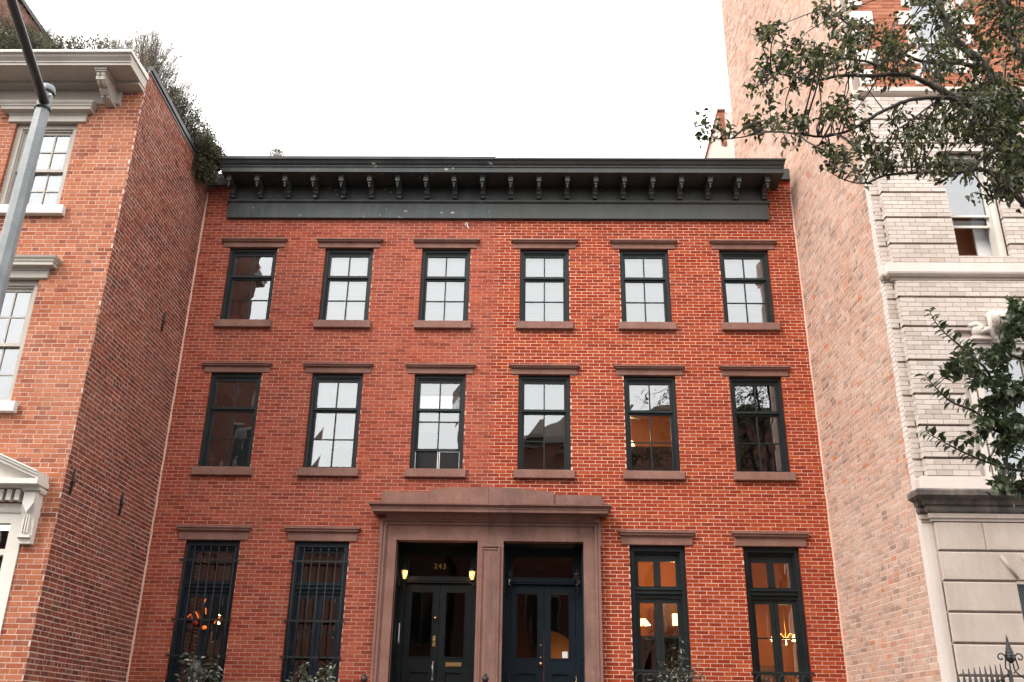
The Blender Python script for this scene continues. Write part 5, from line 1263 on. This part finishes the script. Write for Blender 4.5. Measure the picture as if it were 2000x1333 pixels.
for k in range(4):
    an = .3+k*math.pi/2; s = MB(); c_, s_ = math.cos(an), math.sin(an); x, y, z = CX[4]-.38, .9, ROWS[1][0]+1.28
    s.add([(x+.06*c_-.03*s_, y+.06*s_+.03*c_, z), (x+.36*c_-.06*s_, y+.36*s_+.06*c_, z), (x+.36*c_+.06*s_, y+.36*s_-.06*c_, z), (x+.06*c_+.03*s_, y+.06*s_-.03*c_, z),
           (x+.06*c_-.03*s_, y+.06*s_+.03*c_, z+.012), (x+.36*c_-.06*s_, y+.36*s_+.06*c_, z+.012), (x+.36*c_+.06*s_, y+.36*s_-.06*c_, z+.012), (x+.06*c_+.03*s_, y+.06*s_-.03*c_, z+.012)], [(0,1,2,3), (7,6,5,4), (0,4,5,1), (1,5,6,2), (2,6,7,3), (3,7,4,0)]); s.build('blade', M['woodd'], f)
# lit rooms of the ground floor
p = at(1328, 1170, 1.25); T = thing('ceiling_light', 'lit pleated ceiling light inside the window next to the doors', 'lamp', tuple(p)); s = MB(); s.lathe(p.x, p.y, [(.02, p.z-.06), (.13, p.z-.03), (.16, p.z+.03), (.15, p.z+.035)], 14); s.build('lamp_shade', M['lampsh'], T); MB().tube([(p.x, p.y, p.z), (p.x, p.y, 4.75)], .012, 6).build('lamp_stem', M['brass'], T); room_light(T, (p.x, p.y-.05, p.z+.22), 20)
p = at(1256, 1216, 1.6); T = thing('wall_lamp', 'small lit pleated lamp low in the left leaf of the window next to the doors', 'lamp', tuple(p)); s = MB(); s.lathe(p.x, p.y, [(.05, p.z+.06), (.14, p.z-.05), (.135, p.z-.05)], 14); s.build('lamp_shade', M['lampsh'], T); MB().tube([(p.x, p.y, p.z-.1), (p.x, p.y, p.z+.02)], .012, 6).build('lamp_stem', M['brass'], T)
p = at(1321, 1210, 1.9); T = thing('wall_lantern', 'lit glass lantern in the dark alcove behind the window next to the doors', 'lantern', tuple(p)); s = MB(); s.bbox(p.x-.06, p.x+.06, p.y, p.y+.1, p.z-.1, p.z+.1, .01); s.build('glass', M['lampsh'], T); MB().bbox(p.x-.26, p.x+.14, p.y+.11, p.y+.15, p.z-.5, p.z+.36, .01).build('alcove', M['woodd'], T)
p = at(1535, 1250, .95); T = thing('chandelier', 'brass chandelier with lit shades inside the rightmost ground window', 'chandelier', tuple(p))
MB().tube([(p.x, p.y, p.z-.08), (p.x, p.y, 4.75)], .010, 6).build('stem', M['brass'], T)
for k in range(4):
    an = .5+k*math.pi/2; e = Vector((p.x+.24*math.cos(an), p.y+.24*math.sin(an), p.z+.02))
    MB().tube(bez([Vector((p.x, p.y, p.z)), Vector((p.x+.12*math.cos(an), p.y+.12*math.sin(an), p.z+.10)), e], 4), .009, 6).build('arm', M['brass'], T)
    MB().lathe(e.x, e.y, [(.03, e.z+.05), (.085, e.z-.03), (.08, e.z-.03)], 12).build('lamp_shade', M['lampsh'], T)
    MB().ball((e.x, e.y, e.z-.035), .022, 8).build('bulb', M['bulb'], T)
room_light(T, (p.x, p.y, p.z-.12), 17)
p = at(1462+70, 1318, 1.4); T = thing('picture_frame', 'dark framed picture low in the rightmost lit room', 'picture', tuple(p)); MB().bbox(p.x-.2, p.x+.2, p.y+.9, p.y+.94, p.z-.2, p.z+.2, .01).build('frame', M['woodd'], T)
# hall behind the navy doors: an arch lit by an added hidden lamp
T = thing('hall_fill_lamp', 'added unseen lamp warming the arched panel in the hall behind the navy doors', 'lamp', (.55, 2.6, 2.5)); MB().lathe(.55, 2.6, [(.03, 2.62), (.10, 2.50), (.09, 2.50)], 12).build('lamp_shade', M['lampsh'], T); room_light(T, (.55, 2.45, 2.55), 4)
q = MB(); pts = [(.20+.62*math.cos(math.pi*i/24), 3.06+.44*math.sin(math.pi*i/24)) for i in range(13)]; q.prism([(.20, 1.75), (.82, 1.75)]+pts, 2.9, 2.95); tag(q.build('arched_panel', M['roomw']), 'amber arched panel in the hall behind the navy doors', 'panel')
# bedroom ledge of the top left window
p = at(462, 622, .35); tag(MB().bbox(p.x-.10, p.x+.10, .30, .42, p.z-.05, p.z+.05, .01).build('book', M['redp']), 'dull red box on the sill of the top left window', 'box')
# hanging paper ornament with small bulbs behind the leftmost barred window
T = thing('hanging_ornament', 'orange and red paper ornament with small bulbs behind the leftmost barred window', 'ornament', tuple(at(395, 1215, .10)))
def P_(px, py, y=.11): return at(px, py, y)
for k, (px, py, rr, mt) in enumerate(((382, 1218, .045, 'redp'), (399, 1226, .040, 'orange'), (373, 1205, .030, 'redp'), (390, 1210, .028, 'redp'))):
    s = MB(); s.ball(tuple(P_(px, py)), rr, 10, .8); s.build('paper_ball', M[mt], T)
for pts in (((366, 1206), (372, 1200), (376, 1212)), ((382, 1195), (386, 1203), (388, 1208)), ((400, 1175), (402, 1170), (398, 1178)), ((402, 1188), (402, 1200)), ((418, 1218), (424, 1210), (430, 1206))):
    MB().tube([P_(*p) for p in pts], .010, 5).build('ribbon', M['orange'], T)
MB().tube([P_(401, 1165), P_(398, 1230)], .005, 5).build('string', M['iron'], T)
for px, py in ((426, 1217), (428, 1202)): MB().ball(tuple(P_(px, py, .14)), .014 if py > 1210 else .007, 8, 1.4).build('bulb', M['bulb'], T)
p = P_(426, 1217, .18); room_light(T, tuple(p), .5)
print('objects', len(bpy.data.objects))
